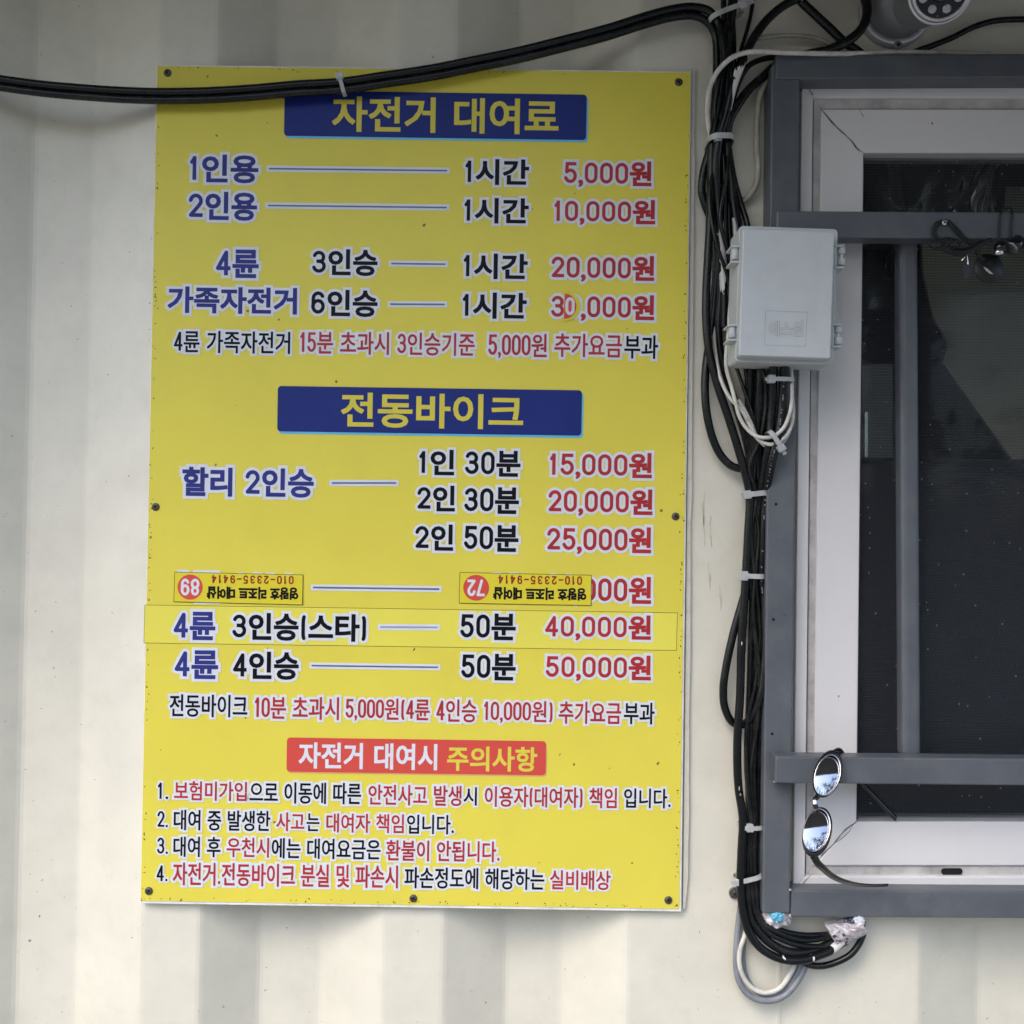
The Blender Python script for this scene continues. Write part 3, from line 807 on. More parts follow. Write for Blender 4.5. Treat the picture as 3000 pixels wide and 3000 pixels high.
sticker([(1348, 1678), (1732, 1686), (1731, 1773), (1346, 1766)], ('72', 26, 26), (1395, 1722), 38, (1459, 1686, 1706, 1713), (1445, 1721, 1718, 1758),
        'yellow phone sticker on the board whose red disc shows an upside-down 72')
# ------------------------------------------------------------------ the window
win = empty('sliding_window', Pm(3000, 2605, 0), 'white plastic sliding window behind the grey bars', 'window')
RX = 4290
def frame(mb, L, T, B, w, d0, d1, mi=0, RXX=RX, wt=None, wb_=None):
    """rectangular frame: left edge L, top T, bottom B, member width w (px); mitred"""
    wt = wt or w; wb_ = wb_ or w
    sk = lambda y: -.0105 * (y - 1450)          # the window's own lean in the photo
    l0, l1 = L, L + w
    A = [(l0 + sk(T), T), (RXX, T), (RXX, B), (l0 + sk(B), B)]
    I = [(l1 + sk(T + wt), T + wt), (RXX - w, T + wt), (RXX - w, B - wb_), (l1 + sk(B - wb_), B - wb_)]
    for a, b in ((0, 1), (1, 2), (2, 3), (3, 0)):
        mb.pbox(0, 0, 0, 0, d0, d1, mi, q=[A[a], A[b], I[b], I[a]])
fb = MB()
frame(fb, 2336, 233, 2608, 34, -60, 9, 0, wt=53, wb_=40)
fb.build('outer_frame', M['pvc'], win, bevel=.0012)
gb = MB()
frame(gb, 2372, 287, 2567, 22, -40, 3, 0, RXX=RX - 36, wt=32, wb_=30)
gb.build('track', M['pvc_dirty'], win, bevel=.0008)
sb_ = MB()
frame(sb_, 2394, 319, 2537, 126, -30, 6, 0, RXX=RX - 60, wt=129, wb_=130)
ob = sb_.build('sash', M['pvc'], win, bevel=.0015)
cr = MB()
def crack(pts, wd, d):
    n = len(pts)
    for i in range(n - 1):
        (x0, y0), (x1, y1) = pts[i], pts[i + 1]
        L_ = math.hypot(x1 - x0, y1 - y0); nx, ny = -(y1 - y0) / L_, (x1 - x0) / L_
        w0 = wd * (.4 + .9 * ((i * 37) % 5) / 4); w1 = wd * (.4 + .9 * (((i + 1) * 37) % 5) / 4)
        flat(cr, [(x0 - nx * w0, y0 - ny * w0), (x1 - nx * w1, y1 - ny * w1), (x1 + nx * w1, y1 + ny * w1), (x0 + nx * w0, y0 + ny * w0)], d)
crack([(2407, 322), (2420, 337), (2437, 358), (2450, 372), (2464, 385), (2482, 400), (2497, 415), (2506, 430), (2518, 443)], 1.5, 6.3)
crack([(2516, 2405), (2497, 2416), (2478, 2429), (2462, 2446), (2450, 2462), (2440, 2474), (2424, 2488), (2405, 2508)], 1.2, 6.3)
crack([(2503, 2412), (2488, 2436), (2468, 2455), (2450, 2468)], .8, 6.3)
crack([(2370, 256), (2374, 268), (2382, 278)], 1.2, 9.3)
crack([(2380, 2560), (2365, 2575), (2352, 2590)], .9, 9.3)
crack([(2729, 357), (2732, 362), (2730, 364)], 2.2, 6.3)
crack([(2516, 320), (2524, 332), (2530, 342)], .7, 6.3)
cr.build('mitre_crack', M['crack'], win, fix=False)
ds = MB()
ds.add([Pm(2757 + dx, 2553 + dy, 4.4) for dx, dy in [(9 + 9 * math.cos(R(a)) * 1 - 0, 9.5 * math.sin(R(a))) for a in range(90, 271, 20)] + [(54 + 9 * math.cos(R(a)), 9.5 * math.sin(R(a))) for a in range(-90, 91, 20)]], [tuple(range(20))])
ds.build('drain_slot', M['hole'], win, fix=False)
gl = MB()
gl.pbox(2500, 430, RX - 150, 2420, -19, -15)
gl.build('glass_pane', M['glass'], win)
sc_ = MB()
sc_.add([Pm(x, y, -9) for x, y in ((2508, 436), (RX - 170, 436), (RX - 170, 2415), (2498, 2415))], [(0, 1, 2, 3)])
sc_.build('insect_screen', M['screen'], win, fix=False)
gk = MB()
frame(gk, 2517, 446, 2409, 5, -15, -3, 0, RXX=RX - 180, wt=9, wb_=3)
gk.build('gasket', M['crack'], win)

# things dimly seen inside
bd = MB()
pg = [(2949, 547), (3600, 547), (3600, 1362), (2973, 1357), (2763, 1065), (2776, 1000), (2735, 930), (2705, 800), (2700, 690), (2935, 690)]
fr_ = [Pm(x, y, -150) for x, y in pg]; bk_ = [p + Vector((0, .006, 0)) for p in fr_]
n_ = len(pg)
bd.add(fr_ + bk_, [tuple(range(n_)), tuple(range(2 * n_ - 1, n_ - 1, -1))] + [(i, i + n_, (i + 1) % n_ + n_, (i + 1) % n_) for i in range(n_)])
tag(bd.build('cut_board', M['card']), 'dull olive brown board with a slanting edge standing behind the window glass', 'board')
cb_ = MB()
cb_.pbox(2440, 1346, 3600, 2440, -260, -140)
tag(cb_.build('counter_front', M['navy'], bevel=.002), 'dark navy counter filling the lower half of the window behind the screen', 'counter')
gc = empty('plastic_case', Pm(2580, 1345, -110), 'grey plastic case standing on the dark counter at the left of the window', 'case')
mb = MB(); mb.pbox(2514, 1064, 2618, 1343, -128, -92); mb.build('case_body', M['greypaper'], gc, bevel=.003)
mb = MB(); mb.pbox(2532, 1205, 2544, 1340, -91.8, -90); mb.build('highlight_strip', M['chrome'], gc, bevel=.001)  # bright strip put in as the vertical highlight on the case
bag = empty('plastic_bag', Pm(2800, 450, -70), 'clear crinkled plastic bag hanging inside at the top of the window', 'bag')
br = random.Random(5)
def crinkle(mb, x0, y0, x1, y1, d, amp, nx=26, ny=18):
    ph = [(br.uniform(.02, .09), br.uniform(-.03, .03), br.uniform(0, 6), br.uniform(.3, 1)) for _ in range(7)]
    vs, fs = [], []
    for j in range(ny + 1):
        for i in range(nx + 1):
            x = x0 + (x1 - x0) * i / nx; y = y0 + (y1 - y0) * j / ny
            dd = d + amp * sum(c * math.sin(a * x + b * y + p) for a, b, p, c in ph) / 2
            vs.append(Pm(x + 6 * math.sin(y * .03), y, dd))
    for j in range(ny):
        for i in range(nx):
            k = j * (nx + 1) + i
            fs.append((k, k + 1, k + nx + 2, k + nx + 1))
    mb.add(vs, fs, 0, True)
mb = MB(); crinkle(mb, 2560, 440, 2925, 650, -60, 7); crinkle(mb, 2515, 690, 2632, 905, -66, 6, 14, 14); mb.build('bag_film', M['bag'], bag, fix=False)
mb = MB(); crinkle(mb, 2850, 450, 2915, 640, -52, 9, 14, 12); mb.build('bag_gather', M['bag'], bag, fix=False)

# ------------------------------------------------------------------ grey steel bars in front of the window
gr = empty('window_grille', Pm(2290, 2680, 20), 'grey painted square tube grille fixed over the window', 'grille')
mb = MB(); mb.pbox(0, 0, 0, 0, .5, 32, 0, q=[(2260, 190), (2345, 190), (2315, 2677), (2234, 2677)])
for x, y, r in ((2273.5, 1477, 5), (2266, 1815, 5), (2262, 2150, 5)):
    pass
mb.build('post', M['steel'], gr, bevel=.0022, seg=3)
for x, y, r in ((2273.5, 1477, 4.6), (2266, 1815, 4.6), (2262, 2150, 4.4), (2299, 1802, 1.6), (2293, 1800, 1.2)):
    mb = MB(); flat(mb, [(x + r * math.cos(R(a)), y + r * math.sin(R(a))) for a in range(0, 360, 30)], 32.25, 0)
    mb.build('screw_hole', M['hole'], gr, fix=False)
def rail(q, d0, d1, name='rail', bv=.0020):
    mb = MB(); mb.pbox(0, 0, 0, 0, d0, d1, 0, q=q)
    return mb.build(name, M['steel'], gr, bevel=bv, seg=3)
rail([(2273, 160), (4330, 150), (4330, 222), (2273, 231)], 1, 35)
rail([(2317, 2608), (4330, 2620), (4330, 2700), (2316, 2687)], 1, 30)
rail([(2275, 617), (4330, 629), (4330, 708), (2275, 695)], 32.3, 56)
rail([(2272, 2216), (4330, 2238), (4330, 2314), (2271, 2295)], 32.3, 56)
for xa, xb in ((2637, 2646), (3140, 3152), (3640, 3655)):
    rail([(xa, 690), (xa + 55, 690), (xb + 55, 2222), (xb, 2222)], 10, 31.8, 'upright_bar', .006)
for bx_ in ((2266, 2284, 2276, 2294, 32.1, 36), (2312, 2605, 2319, 2611, 28, 32.8), (2313, 2680, 2319, 2688, 28, 32.8)):
    mb = MB(); mb.pbox(*bx_); mb.build('weld_spot', M['pvc_dirty'], gr, bevel=.001)

# crumpled foil stuffed in the open end of the post
def crumple(c, rx, ry, rz, seed, amp=.35, sub=3):
    bm = bmesh.new(); bmesh.ops.create_icosphere(bm, subdivisions=sub, radius=1)
    q = random.Random(seed)
    dirs = [(Vector((q.gauss(0, 1), q.gauss(0, 1), q.gauss(0, 1))).normalized(), q.uniform(2, 5), q.uniform(0, 6)) for _ in range(7)]
    vs = []
    for v in bm.verts:
        n = v.co.normalized()
        k = 1 + amp * sum(abs(math.sin(f * n.dot(d) * 2 + p)) - .5 for d, f, p in dirs) / 3 + q.uniform(-.05, .05)
        vs.append(Vector(c) + Vector((n.x * rx, n.y * ry, n.z * rz)) * k)
    fs = [tuple(l.index for l in f.verts) for f in bm.faces]
    bm.free()
    return vs, fs
fo = empty('film_plug', Pm(2275, 2690, 16), 'crumpled white and sky blue film stuffed in the lower end of the grille post', 'plug')
mb = MB(); mb.add(*crumple(Pm(2272, 2676, 15), .0145, .013, .0135, 3)); mb.build('white_film', M['tape'], fo)
mb = MB(); mb.add(*crumple(Pm(2276, 2680, 26), .0075, .006, .0075, 8)); mb.build('blue_film', M['film_blue'], fo)
mb = MB(); mb.add(*crumple(Pm(2296, 2684, 12), .009, .010, .0085, 15)); mb.build('dark_film', M['pvc_dirty'], fo)

# ------------------------------------------------------------------ grey junction box
jb = empty('junction_box', Pm(2305, 1060, 60), 'light grey plastic junction box with a hinged lid fixed over the cables', 'junction box')
def rq(q, r, d, n=5):
    """rounded quad px outline from 4 px corners"""
    out = []
    for i in range(4):
        p = Vector(q[i]); a = (Vector(q[i - 1]) - p).normalized(); b = (Vector(q[(i + 1) % 4]) - p).normalized()
        for k in range(n + 1):
            t = k / n
            s_ = p + a * r; e_ = p + b * r
            o_ = s_ * (1 - t) ** 2 + p * 2 * t * (1 - t) + e_ * t * t
            out.append(o_)
    return [Pm(v.x, v.y, d) for v in out]
def plate(mb, q, r, d0, d1, inset=0.0, mi=0):
    f = rq(q, r, d1); n = len(f)
    c = sum(f, Vector()) / n
    bk = [Vector((p.x, -d0 * .001, p.z)) for p in f]
    if inset:
        f = [p + (c - p).normalized() * inset for p in f]
    mb.add(f + bk, [tuple(range(n)), tuple(range(2 * n - 1, n - 1, -1))] + [(i, i + n, (i + 1) % n + n, (i + 1) % n) for i in range(n)], mi)
QB = [(2166, 661), (2455, 671), (2441, 1068), (2154, 1060)]
QL = [(2176, 667), (2447, 677), (2435, 1052), (2164, 1043)]
mb = MB(); plate(mb, QB, 14, 40, 82); mb.build('box_body', M['boxgrey'], jb, bevel=.0008)
mb = MB(); plate(mb, QL, 8, 82.4, 97, .0006); lid = mb.build('lid', M['boxgrey'], jb, bevel=.0016, seg=3)
mb = MB()
sqr = [(2243, 910), (2365, 915), (2360, 1015), (2240, 1011)]
for i in range(4):
    (xa, ya), (xb, yb) = sqr[i], sqr[(i + 1) % 4]
    L_ = math.hypot(xb - xa, yb - ya); nx, ny = -(yb - ya) / L_ * .75, (xb - xa) / L_ * .75
    flat(mb, [(xa - nx, ya - ny), (xb - nx, yb - ny), (xb + nx, yb + ny), (xa + nx, ya + ny)], 97.15, 0)
M['groove'] = mat('moulded_groove', (0.33, 0.355, 0.37), 0.5, var=.05)
mb.build('moulded_square', M['groove'], lid, fix=False)
MBX = MB()
for gl_ in (0,):
    run(MBX, '에스원', 2253, 942, 2353, 985, 1, 0, bold=.008, line=.03, d=97.1, dc=97.5)
MBX.build('moulded_lettering', [M['groove'], M['boxgrey']], lid, fix=False)
def hinge(x0, x1, ya, yb, d, kind):
    mb = MB()
    side = 1 if kind == 'latch' else -1
    mb.pbox(x0, ya, x1, ya + 6, d - 26, d, 0)
    mb.pbox(x0, yb - 6, x1, yb, d - 26, d, 0)
    cxp = x1 - 10 if kind == 'latch' else x0 + 11
    r = 10.5 * S
    a, b = Pm(cxp, ya + 7.5, d - 6), Pm(cxp, yb - 7.5, d - 6)
    ax = b - a
    if kind == 'latch':
        L_ = ax.length
        mb.lathe(a, ax, [(0, 0), (r, 0), (r, L_ * .38), (r * .55, L_ * .39), (r * .55, L_ * .61), (r, L_ * .62), (r, L_), (0, L_)], 16)
    else:
        mb.lathe(a, ax, [(0, 0), (r, 0), (r, ax.length), (0, ax.length)], 16)
    return mb.build('latch' if kind == 'latch' else 'hinge', M['boxgrey'], jb, bevel=.0003, seg=1)
hinge(2142, 2178, 718, 769, 86, 'hinge')
hinge(2134, 2168, 949, 998, 86, 'hinge')
hinge(2445, 2475, 716, 786, 84, 'latch')
hinge(2436, 2466, 947, 1018, 84, 'latch')

# ------------------------------------------------------------------ cables
GB, GW, GG = 'black cables tied in the bundle between sign and window', 'white cables among the black bundle', 'grey cables looped under the window'
M['mark'] = mat('cable_print', (0.20, 0.22, 0.23), 0.5, var=0.4, scale=300)
def cable(name, mt, r, pts, label, group=None, n=10, cat='cable', marks=None):
    mb = MB(); mb.tube(spline(pts), r * S * .98, n)
    o = tag(mb.build(name, M[mt], fix=False), label, cat, group)
    if marks:                                   # faint factory print along the cable
        km = random.Random(marks)
        mk = MB()
        for (xa, ya, da), (xb, yb, db) in zip(pts, pts[1:]):
            L_ = math.hypot(xb - xa, yb - ya)
            if ya < 1080 or yb > 2100 or L_ < 1: continue
            t = 0
            while t < 1:
                ln = km.uniform(3, 7) / L_
                if km.random() < .5:
                    x, y, d = xa + (xb - xa) * t, ya + (yb - ya) * t, da + (db - da) * t + r * S * 980 + .25
                    ux, uy = (xb - xa) / L_ * km.uniform(1.5, 3), (yb - ya) / L_ * 2.6
                    vx, vy = -uy * .9, ux * .9
                    flat(mk, [(x - ux - vx, y - uy - vy), (x + ux - vx, y + uy - vy), (x + ux + vx * .3, y + uy + vy * .3), (x - ux + vx, y - uy + vy)], d)
                t += ln + 2.5 / L_
        mk.build('factory_print', M['mark'], o, fix=False)
    return o
SAG = [(-160, 208), (0, 232), (120, 248), (230, 258), (345, 266), (461, 270), (600, 268), (750, 259), (870, 248), (1000, 240), (1130, 221), (1259, 202), (1390, 176), (1517, 150), (1650, 117), (1776, 84), (1890, 48), (1970, 27), (2030, 21)]
cable('black_cable', 'black_paint', 12.2, [(x, y, 24) for x, y in SAG] + [(2075, 32, 25), (2104, 66, 26), (2118, 118, 28), (2122, 170, 28), (2113, 250, 26), (2102, 330, 26), (2086, 420, 26), (2083, 520, 24), (2080, 640, 24), (2074, 760, 24), (2069, 860, 24), (2069, 940, 24), (2078, 1030, 24), (2103, 1130, 24), (2133, 1220, 24), (2162, 1312, 24), (2184, 1390, 24), (2196, 1450, 24), (2192, 1560, 24), (2185, 1690, 24), (2178, 1800, 24), (2172, 1900, 24), (2168, 2040, 24), (2160, 2180, 24), (2163, 2300, 24), (2176, 2400, 24), (2172, 2500, 24), (2170, 2600, 24), (2184, 2705, 24), (2217, 2766, 26), (2264, 2800, 28), (2310, 2813, 30), (2357, 2812, 30), (2397, 2799, 28), (2435, 2783, 25), (2480, 2745, 20)],
      'thick black cable, upper of the sagging pair, then outermost down the whole bundle', GB, 12)
cable('black_cable', 'black', 11.8, [(x + 1, y + 23.5, 23) for x, y in SAG[:-1]] + [(2030, 46, 22), (2070, 62, 20), (2094, 100, 18), (2100, 170, 16), (2097, 260, 14), (2092, 340, 14), (2100, 420, 14), (2106, 520, 13), (2104, 640, 13), (2108, 760, 13), (2110, 860, 13), (2104, 960, 12), (2116, 1060, 11), (2150, 1170, 10), (2186, 1290, 10), (2203, 1390, 11), (2210, 1450, 11), (2203, 1560, 11), (2194, 1690, 11), (2172, 1772, 14), (2150, 1850, 15), (2128, 1950, 16), (2119, 2020, 16), (2124, 2075, 15), (2147, 2117, 14), (2178, 2122, 14), (2204, 2095, 20), (2226, 2045, 26), (2237, 1975, 26), (2242, 1890, 24), (2238, 1790, 20), (2230, 1690, 16)],
      'lower black cable of the sagging pair, ending in the round loop beside the post', GB, 12)
# drip loop left of the junction box
cable('black_cable', 'black', 12.0, [(2128, 90, 12), (2130, 200, 12), (2118, 330, 14), (2082, 430, 16), (2060, 510, 14), (2056, 560, 12), (2066, 600, 11), (2085, 650, 10), (2098, 760, 10), (2092, 880, 10), (2078, 1000, 12), (2067, 1090, 14), (2066, 1160, 15), (2074, 1230, 15), (2092, 1295, 15), (2118, 1342, 15), (2150, 1368, 15), (2190, 1372, 15), (2225, 1350, 16), (2248, 1310, 26), (2270, 1250, 40)],
      'black cable hanging in a wide drip loop left of the junction box', GB, 12)
# splashed with white paint, coming from the top right
cable('black_cable', 'black_paint_heavy', 13.0, [(2420, -40, 30), (2345, -8, 30), (2300, 14, 30), (2250, 55, 31), (2208, 112, 32), (2175, 180, 34), (2148, 250, 36), (2128, 330, 34), (2106, 410, 32), (2098, 480, 28), (2104, 600, 22), (2112, 720, 20), (2122, 860, 18), (2122, 960, 16)],
      'black cable splashed with white paint arching in from above the window', GB, 12)
cable('black_cable', 'black', 13.5, [(2330, 250, 6), (2275, 195, 10), (2240, 222, 16), (2195, 262, 22), (2160, 310, 27), (2136, 360, 28), (2130, 420, 24), (2140, 520, 20), (2152, 620, 18), (2172, 720, 20), (2200, 860, 30), (2225, 1000, 40), (2228, 1080, 40), (2224, 1200, 34), (2218, 1320, 26), (2226, 1450, 18), (2222, 1560, 16), (2216, 1690, 15), (2212, 1800, 15), (2205, 1950, 14), (2200, 2100, 14), (2196, 2250, 14), (2196, 2400, 14), (2192, 2520, 14), (2190, 2610, 15), (2199, 2689, 17), (2230, 2738, 20), (2267, 2770, 22), (2310, 2789, 24), (2357, 2790, 22), (2404, 2778, 20), (2450, 2755, 16)],
      'black cable curving in behind the top left corner of the window grille', GB)
cable('black_cable', 'black', 8.5, [(2290, 168, 8), (2240, 172, 14), (2195, 192, 20), (2160, 250, 18), (2140, 340, 16), (2136, 420, 16), (2150, 520, 14), (2172, 600, 12), (2190, 660, 14), (2200, 760, 24), (2206, 900, 34), (2200, 1060, 34), (2198, 1180, 26), (2206, 1320, 20), (2216, 1450, 18), (2212, 1560, 18), (2204, 1690, 18), (2200, 1850, 18), (2194, 2050, 18), (2188, 2250, 18), (2204, 2420, 18), (2200, 2520, 18), (2204, 2610, 18), (2217, 2680, 20), (2248, 2729, 22), (2295, 2754, 24), (2342, 2769, 24), (2404, 2774, 22), (2450, 2774, 18), (2482, 2758, 14)],
      'thin black cable rising behind the post top, innermost curve but one below', GB)
BUNDLE = 'thin black cable running straight in the middle of the tied bundle'
for r_, pts in (
    (8.0, [(2150, -60, 22), (2138, 30, 24), (2136, 120, 26), (2130, 240, 20), (2122, 340, 18), (2118, 420, 20), (2122, 520, 20), (2124, 640, 18), (2130, 780, 18), (2140, 900, 20), (2160, 1000, 22), (2186, 1080, 24), (2190, 1200, 20), (2198, 1320, 16), (2208, 1450, 22), (2204, 1560, 22), (2198, 1690, 22), (2212, 1850, 20), (2216, 2050, 20), (2208, 2250, 20), (2212, 2400, 20), (2210, 2520, 20), (2216, 2610, 20), (2230, 2701, 21), (2264, 2723, 23), (2310, 2744, 24), (2357, 2754, 23), (2419, 2747, 20), (2465, 2735, 15)]),
    (8.5, [(2122, -60, 16), (2120, 30, 16), (2128, 140, 14), (2110, 260, 10), (2108, 340, 10), (2124, 420, 10), (2134, 540, 10), (2136, 660, 10), (2146, 800, 12), (2170, 940, 18), (2208, 1070, 26), (2210, 1200, 20), (2212, 1320, 14), (2220, 1450, 12), (2226, 1560, 12), (2222, 1690, 12), (2226, 1850, 12), (2228, 2050, 12), (2222, 2250, 12), (2220, 2400, 12), (2222, 2540, 13), (2228, 2640, 14), (2256, 2705, 16), (2300, 2730, 18), (2360, 2740, 18), (2425, 2738, 15)]),
    (7.5, [(2140, -60, 10), (2146, 40, 10), (2150, 150, 10), (2146, 260, 8), (2130, 340, 8), (2126, 420, 8), (2150, 560, 8), (2170, 680, 10), (2180, 820, 18), (2190, 980, 26), (2216, 1080, 24), (2230, 1200, 22), (2236, 1320, 20), (2234, 1450, 14), (2232, 1560, 14), (2230, 1690, 14), (2234, 1850, 16), (2240, 2050, 16), (2232, 2250, 16), (2228, 2400, 15), (2224, 2540, 12), (2236, 2650, 10), (2268, 2712, 10), (2320, 2760, 12), (2370, 2782, 14), (2425, 2776, 13)])):
    cable('black_cable', 'black', r_, pts, BUNDLE, GB)
LOOSE = 'thin black strand twisting loosely through the tied bundle'
for r_, pts in (
    (5.5, [(2160, -60, 30), (2152, 40, 32), (2140, 120, 34), (2110, 220, 34), (2094, 330, 30), (2112, 420, 24), (2078, 560, 30), (2096, 700, 32), (2134, 820, 30), (2150, 930, 30), (2146, 1030, 20), (2176, 1130, 26), (2208, 1230, 30), (2214, 1340, 28), (2206, 1450, 24), (2222, 1560, 24), (2214, 1690, 25), (2226, 1850, 22), (2214, 2000, 24), (2186, 2140, 22), (2192, 2300, 24), (2204, 2420, 24)]),
    (6.0, [(2215, -60, 8), (2196, 60, 8), (2170, 150, 10), (2152, 240, 20), (2112, 340, 28), (2132, 420, 24), (2128, 520, 28), (2110, 640, 30), (2140, 760, 26), (2166, 860, 22), (2196, 1000, 34), (2236, 1090, 44), (2244, 1180, 42), (2226, 1290, 38), (2196, 1370, 30), (2216, 1450, 24), (2200, 1560, 25), (2210, 1690, 26), (2206, 1800, 26), (2224, 1960, 26), (2218, 2120, 24), (2200, 2260, 22), (2210, 2420, 22)])):
    cable('black_cable', 'black', r_, pts, LOOSE, GB)
cable('black_cable', 'black', 12.0, [(2268, 1030, 66), (2266, 1080, 56), (2264, 1160, 48), (2258, 1240, 44), (2250, 1310, 42), (2238, 1380, 32), (2226, 1450, 22), (2214, 1560, 20), (2208, 1690, 19), (2216, 1760, 18), (2222, 1860, 16)],
      'black cable leaving the underside of the junction box, left of its twin', GB)
cable('black_cable', 'black', 13.0, [(2302, 1020, 70), (2298, 1080, 58), (2293, 1170, 50), (2284, 1250, 48), (2270, 1315, 46), (2256, 1375, 40), (2242, 1450, 24), (2236, 1560, 22), (2230, 1690, 20), (2236, 1780, 16), (2244, 1900, 12), (2243, 2020, 10), (2238, 2130, 8)],
      'black cable with printed marks leaving the right of the box underside', GB, marks=5)
cable('black_cable', 'black', 9.5, [(2330, 2800, 8), (2363, 2824, 12), (2404, 2830, 16), (2450, 2819, 18), (2491, 2797, 18), (2516, 2766, 14), (2530, 2735, 8)],
      'short black cable curving lowest into the plastic wrapped joint', GB)
# cables around the security camera
cable('black_cable', 'black', 13.0, [(2320, -40, 26), (2342, -2, 27), (2385, 40, 27), (2430, 82, 27), (2470, 120, 26), (2515, 152, 23), (2550, 185, 20)], 'black cable slanting down above the window from the arch', 'black cables above the window')
cable('black_cable', 'black', 14.0, [(2500, -50, 30), (2532, -10, 31), (2540, 30, 32), (2532, 70, 33), (2508, 102, 34), (2470, 128, 34), (2425, 148, 32), (2385, 156, 28), (2345, 166, 22), (2310, 185, 18)], 'black cable bent in a hook beside the security camera', 'black cables above the window')
cable('black_cable', 'black', 8.7, [(2660, 160, 8), (2690, 148, 12), (2730, 134, 14), (2790, 110, 14), (2850, 80, 14), (2910, 62, 14), (2970, 57, 14), (3120, 60, 14)], 'black cable rising to the right over the window top', 'black cables above the window')
# white cables
cable('white_cable', 'white_cable', 7.2, [(2900, 158, 14), (2760, 155, 16), (2640, 153, 20), (2500, 157, 34), (2400, 157, 40), (2290, 154, 44), (2200, 152, 44), (2150, 166, 44), (2108, 202, 42), (2082, 250, 38), (2072, 310, 32), (2076, 370, 24), (2086, 430, 14), (2100, 520, 6)], 'white cable bending down from the top bar of the grille into the bundle', GW)
cable('white_cable', 'cream_cable', 7.0, [(2190, 122, 10), (2216, 114, 12), (2270, 106, 13), (2330, 104, 13), (2380, 110, 13), (2420, 123, 12), (2455, 142, 10)], 'short cream cable arched over the top left corner of the window', GW)
cable('white_cable', 'cream_cable', 9.5, [(2262, 215, 10), (2248, 232, 12), (2232, 262, 13), (2221, 310, 13), (2217, 370, 13), (2217, 440, 13), (2221, 490, 13), (2215, 540, 12), (2196, 572, 10), (2178, 590, 7)], 'thick cream cable bowed between the bundle and the grille post', GW)
cable('white_cable', 'white_cable', 5.6, [(2150, 640, 20), (2157, 720, 26), (2158, 790, 32), (2146, 850, 36), (2138, 910, 40), (2134, 980, 44), (2127, 1040, 44), (2129, 1085, 44), (2142, 1130, 44), (2155, 1180, 45), (2167, 1222, 46), (2190, 1258, 48), (2222, 1280, 50), (2262, 1279, 52), (2292, 1258, 54), (2311, 1220, 54), (2320, 1170, 54), (2320, 1120, 54), (2318, 1075, 52)], 'white cable swinging in the uppermost loop below the junction box', GW)
cable('white_cable', 'white_cable', 5.6, [(2104, 560, 4), (2106, 700, 4), (2100, 800, 5), (2090, 900, 8), (2092, 980, 14), (2100, 1060, 22), (2115, 1120, 30), (2140, 1168, 36), (2172, 1200, 40), (2196, 1245, 42), (2225, 1290, 46), (2260, 1302, 48), (2295, 1285, 49), (2318, 1248, 48), (2324, 1205, 46), (2320, 1150, 44)], 'white cable coming from behind the left of the bundle into the loops', GW)
cable('white_cable', 'white_cable', 5.2, [(2164, 1172, 30), (2178, 1195, 34), (2200, 1238, 36), (2215, 1275, 40), (2245, 1308, 42), (2275, 1308, 42), (2302, 1286, 42), (2318, 1240, 40), (2322, 1190, 38)], 'white cable in the lowest of the loops below the junction box', GW)
cable('white_cable', 'white_cable', 5.0, [(2156, 700, 8), (2150, 640, 8), (2146, 590, 7), (2142, 520, 6)], 'white cable strand glimpsed between black cables above the box', GW)
cable('white_cable', 'white_cable', 7.2, [(2236, 2300, 8), (2230, 2400, 8), (2220, 2510, 8), (2205, 2620, 8), (2192, 2700, 9), (2183, 2738, 10), (2170, 2775, 14), (2166, 2819, 16), (2180, 2866, 16), (2211, 2899, 16), (2248, 2908, 16), (2286, 2893, 16), (2310, 2862, 15), (2327, 2828, 12), (2338, 2790, 8)], 'white cable in the smaller loop hanging under the bundle', GW)
cable('grey_cable', 'grey_cable', 9.2, [(2246, 1980, 6), (2240, 2150, 7), (2236, 2300, 8), (2228, 2420, 8), (2200, 2530, 6), (2172, 2640, 6), (2163, 2710, 8), (2157, 2780, 11), (2157, 2835, 13), (2168, 2882, 14), (2198, 2918, 15), (2246, 2932, 16), (2296, 2918, 16), (2331, 2882, 15), (2354, 2842, 12), (2364, 2805, 8)], 'grey cable with white paint in the outermost loop under the bundle', GG)
cable('grey_cable', 'grey_cable', 8.2, [(2190, 2690, 6), (2178, 2760, 7), (2177, 2820, 8), (2190, 2872, 9), (2220, 2906, 10), (2256, 2914, 11), (2298, 2900, 11), (2326, 2868, 11), (2342, 2835, 10), (2350, 2800, 8)], 'grey cable tucked behind the white one in the bottom loop', GG)

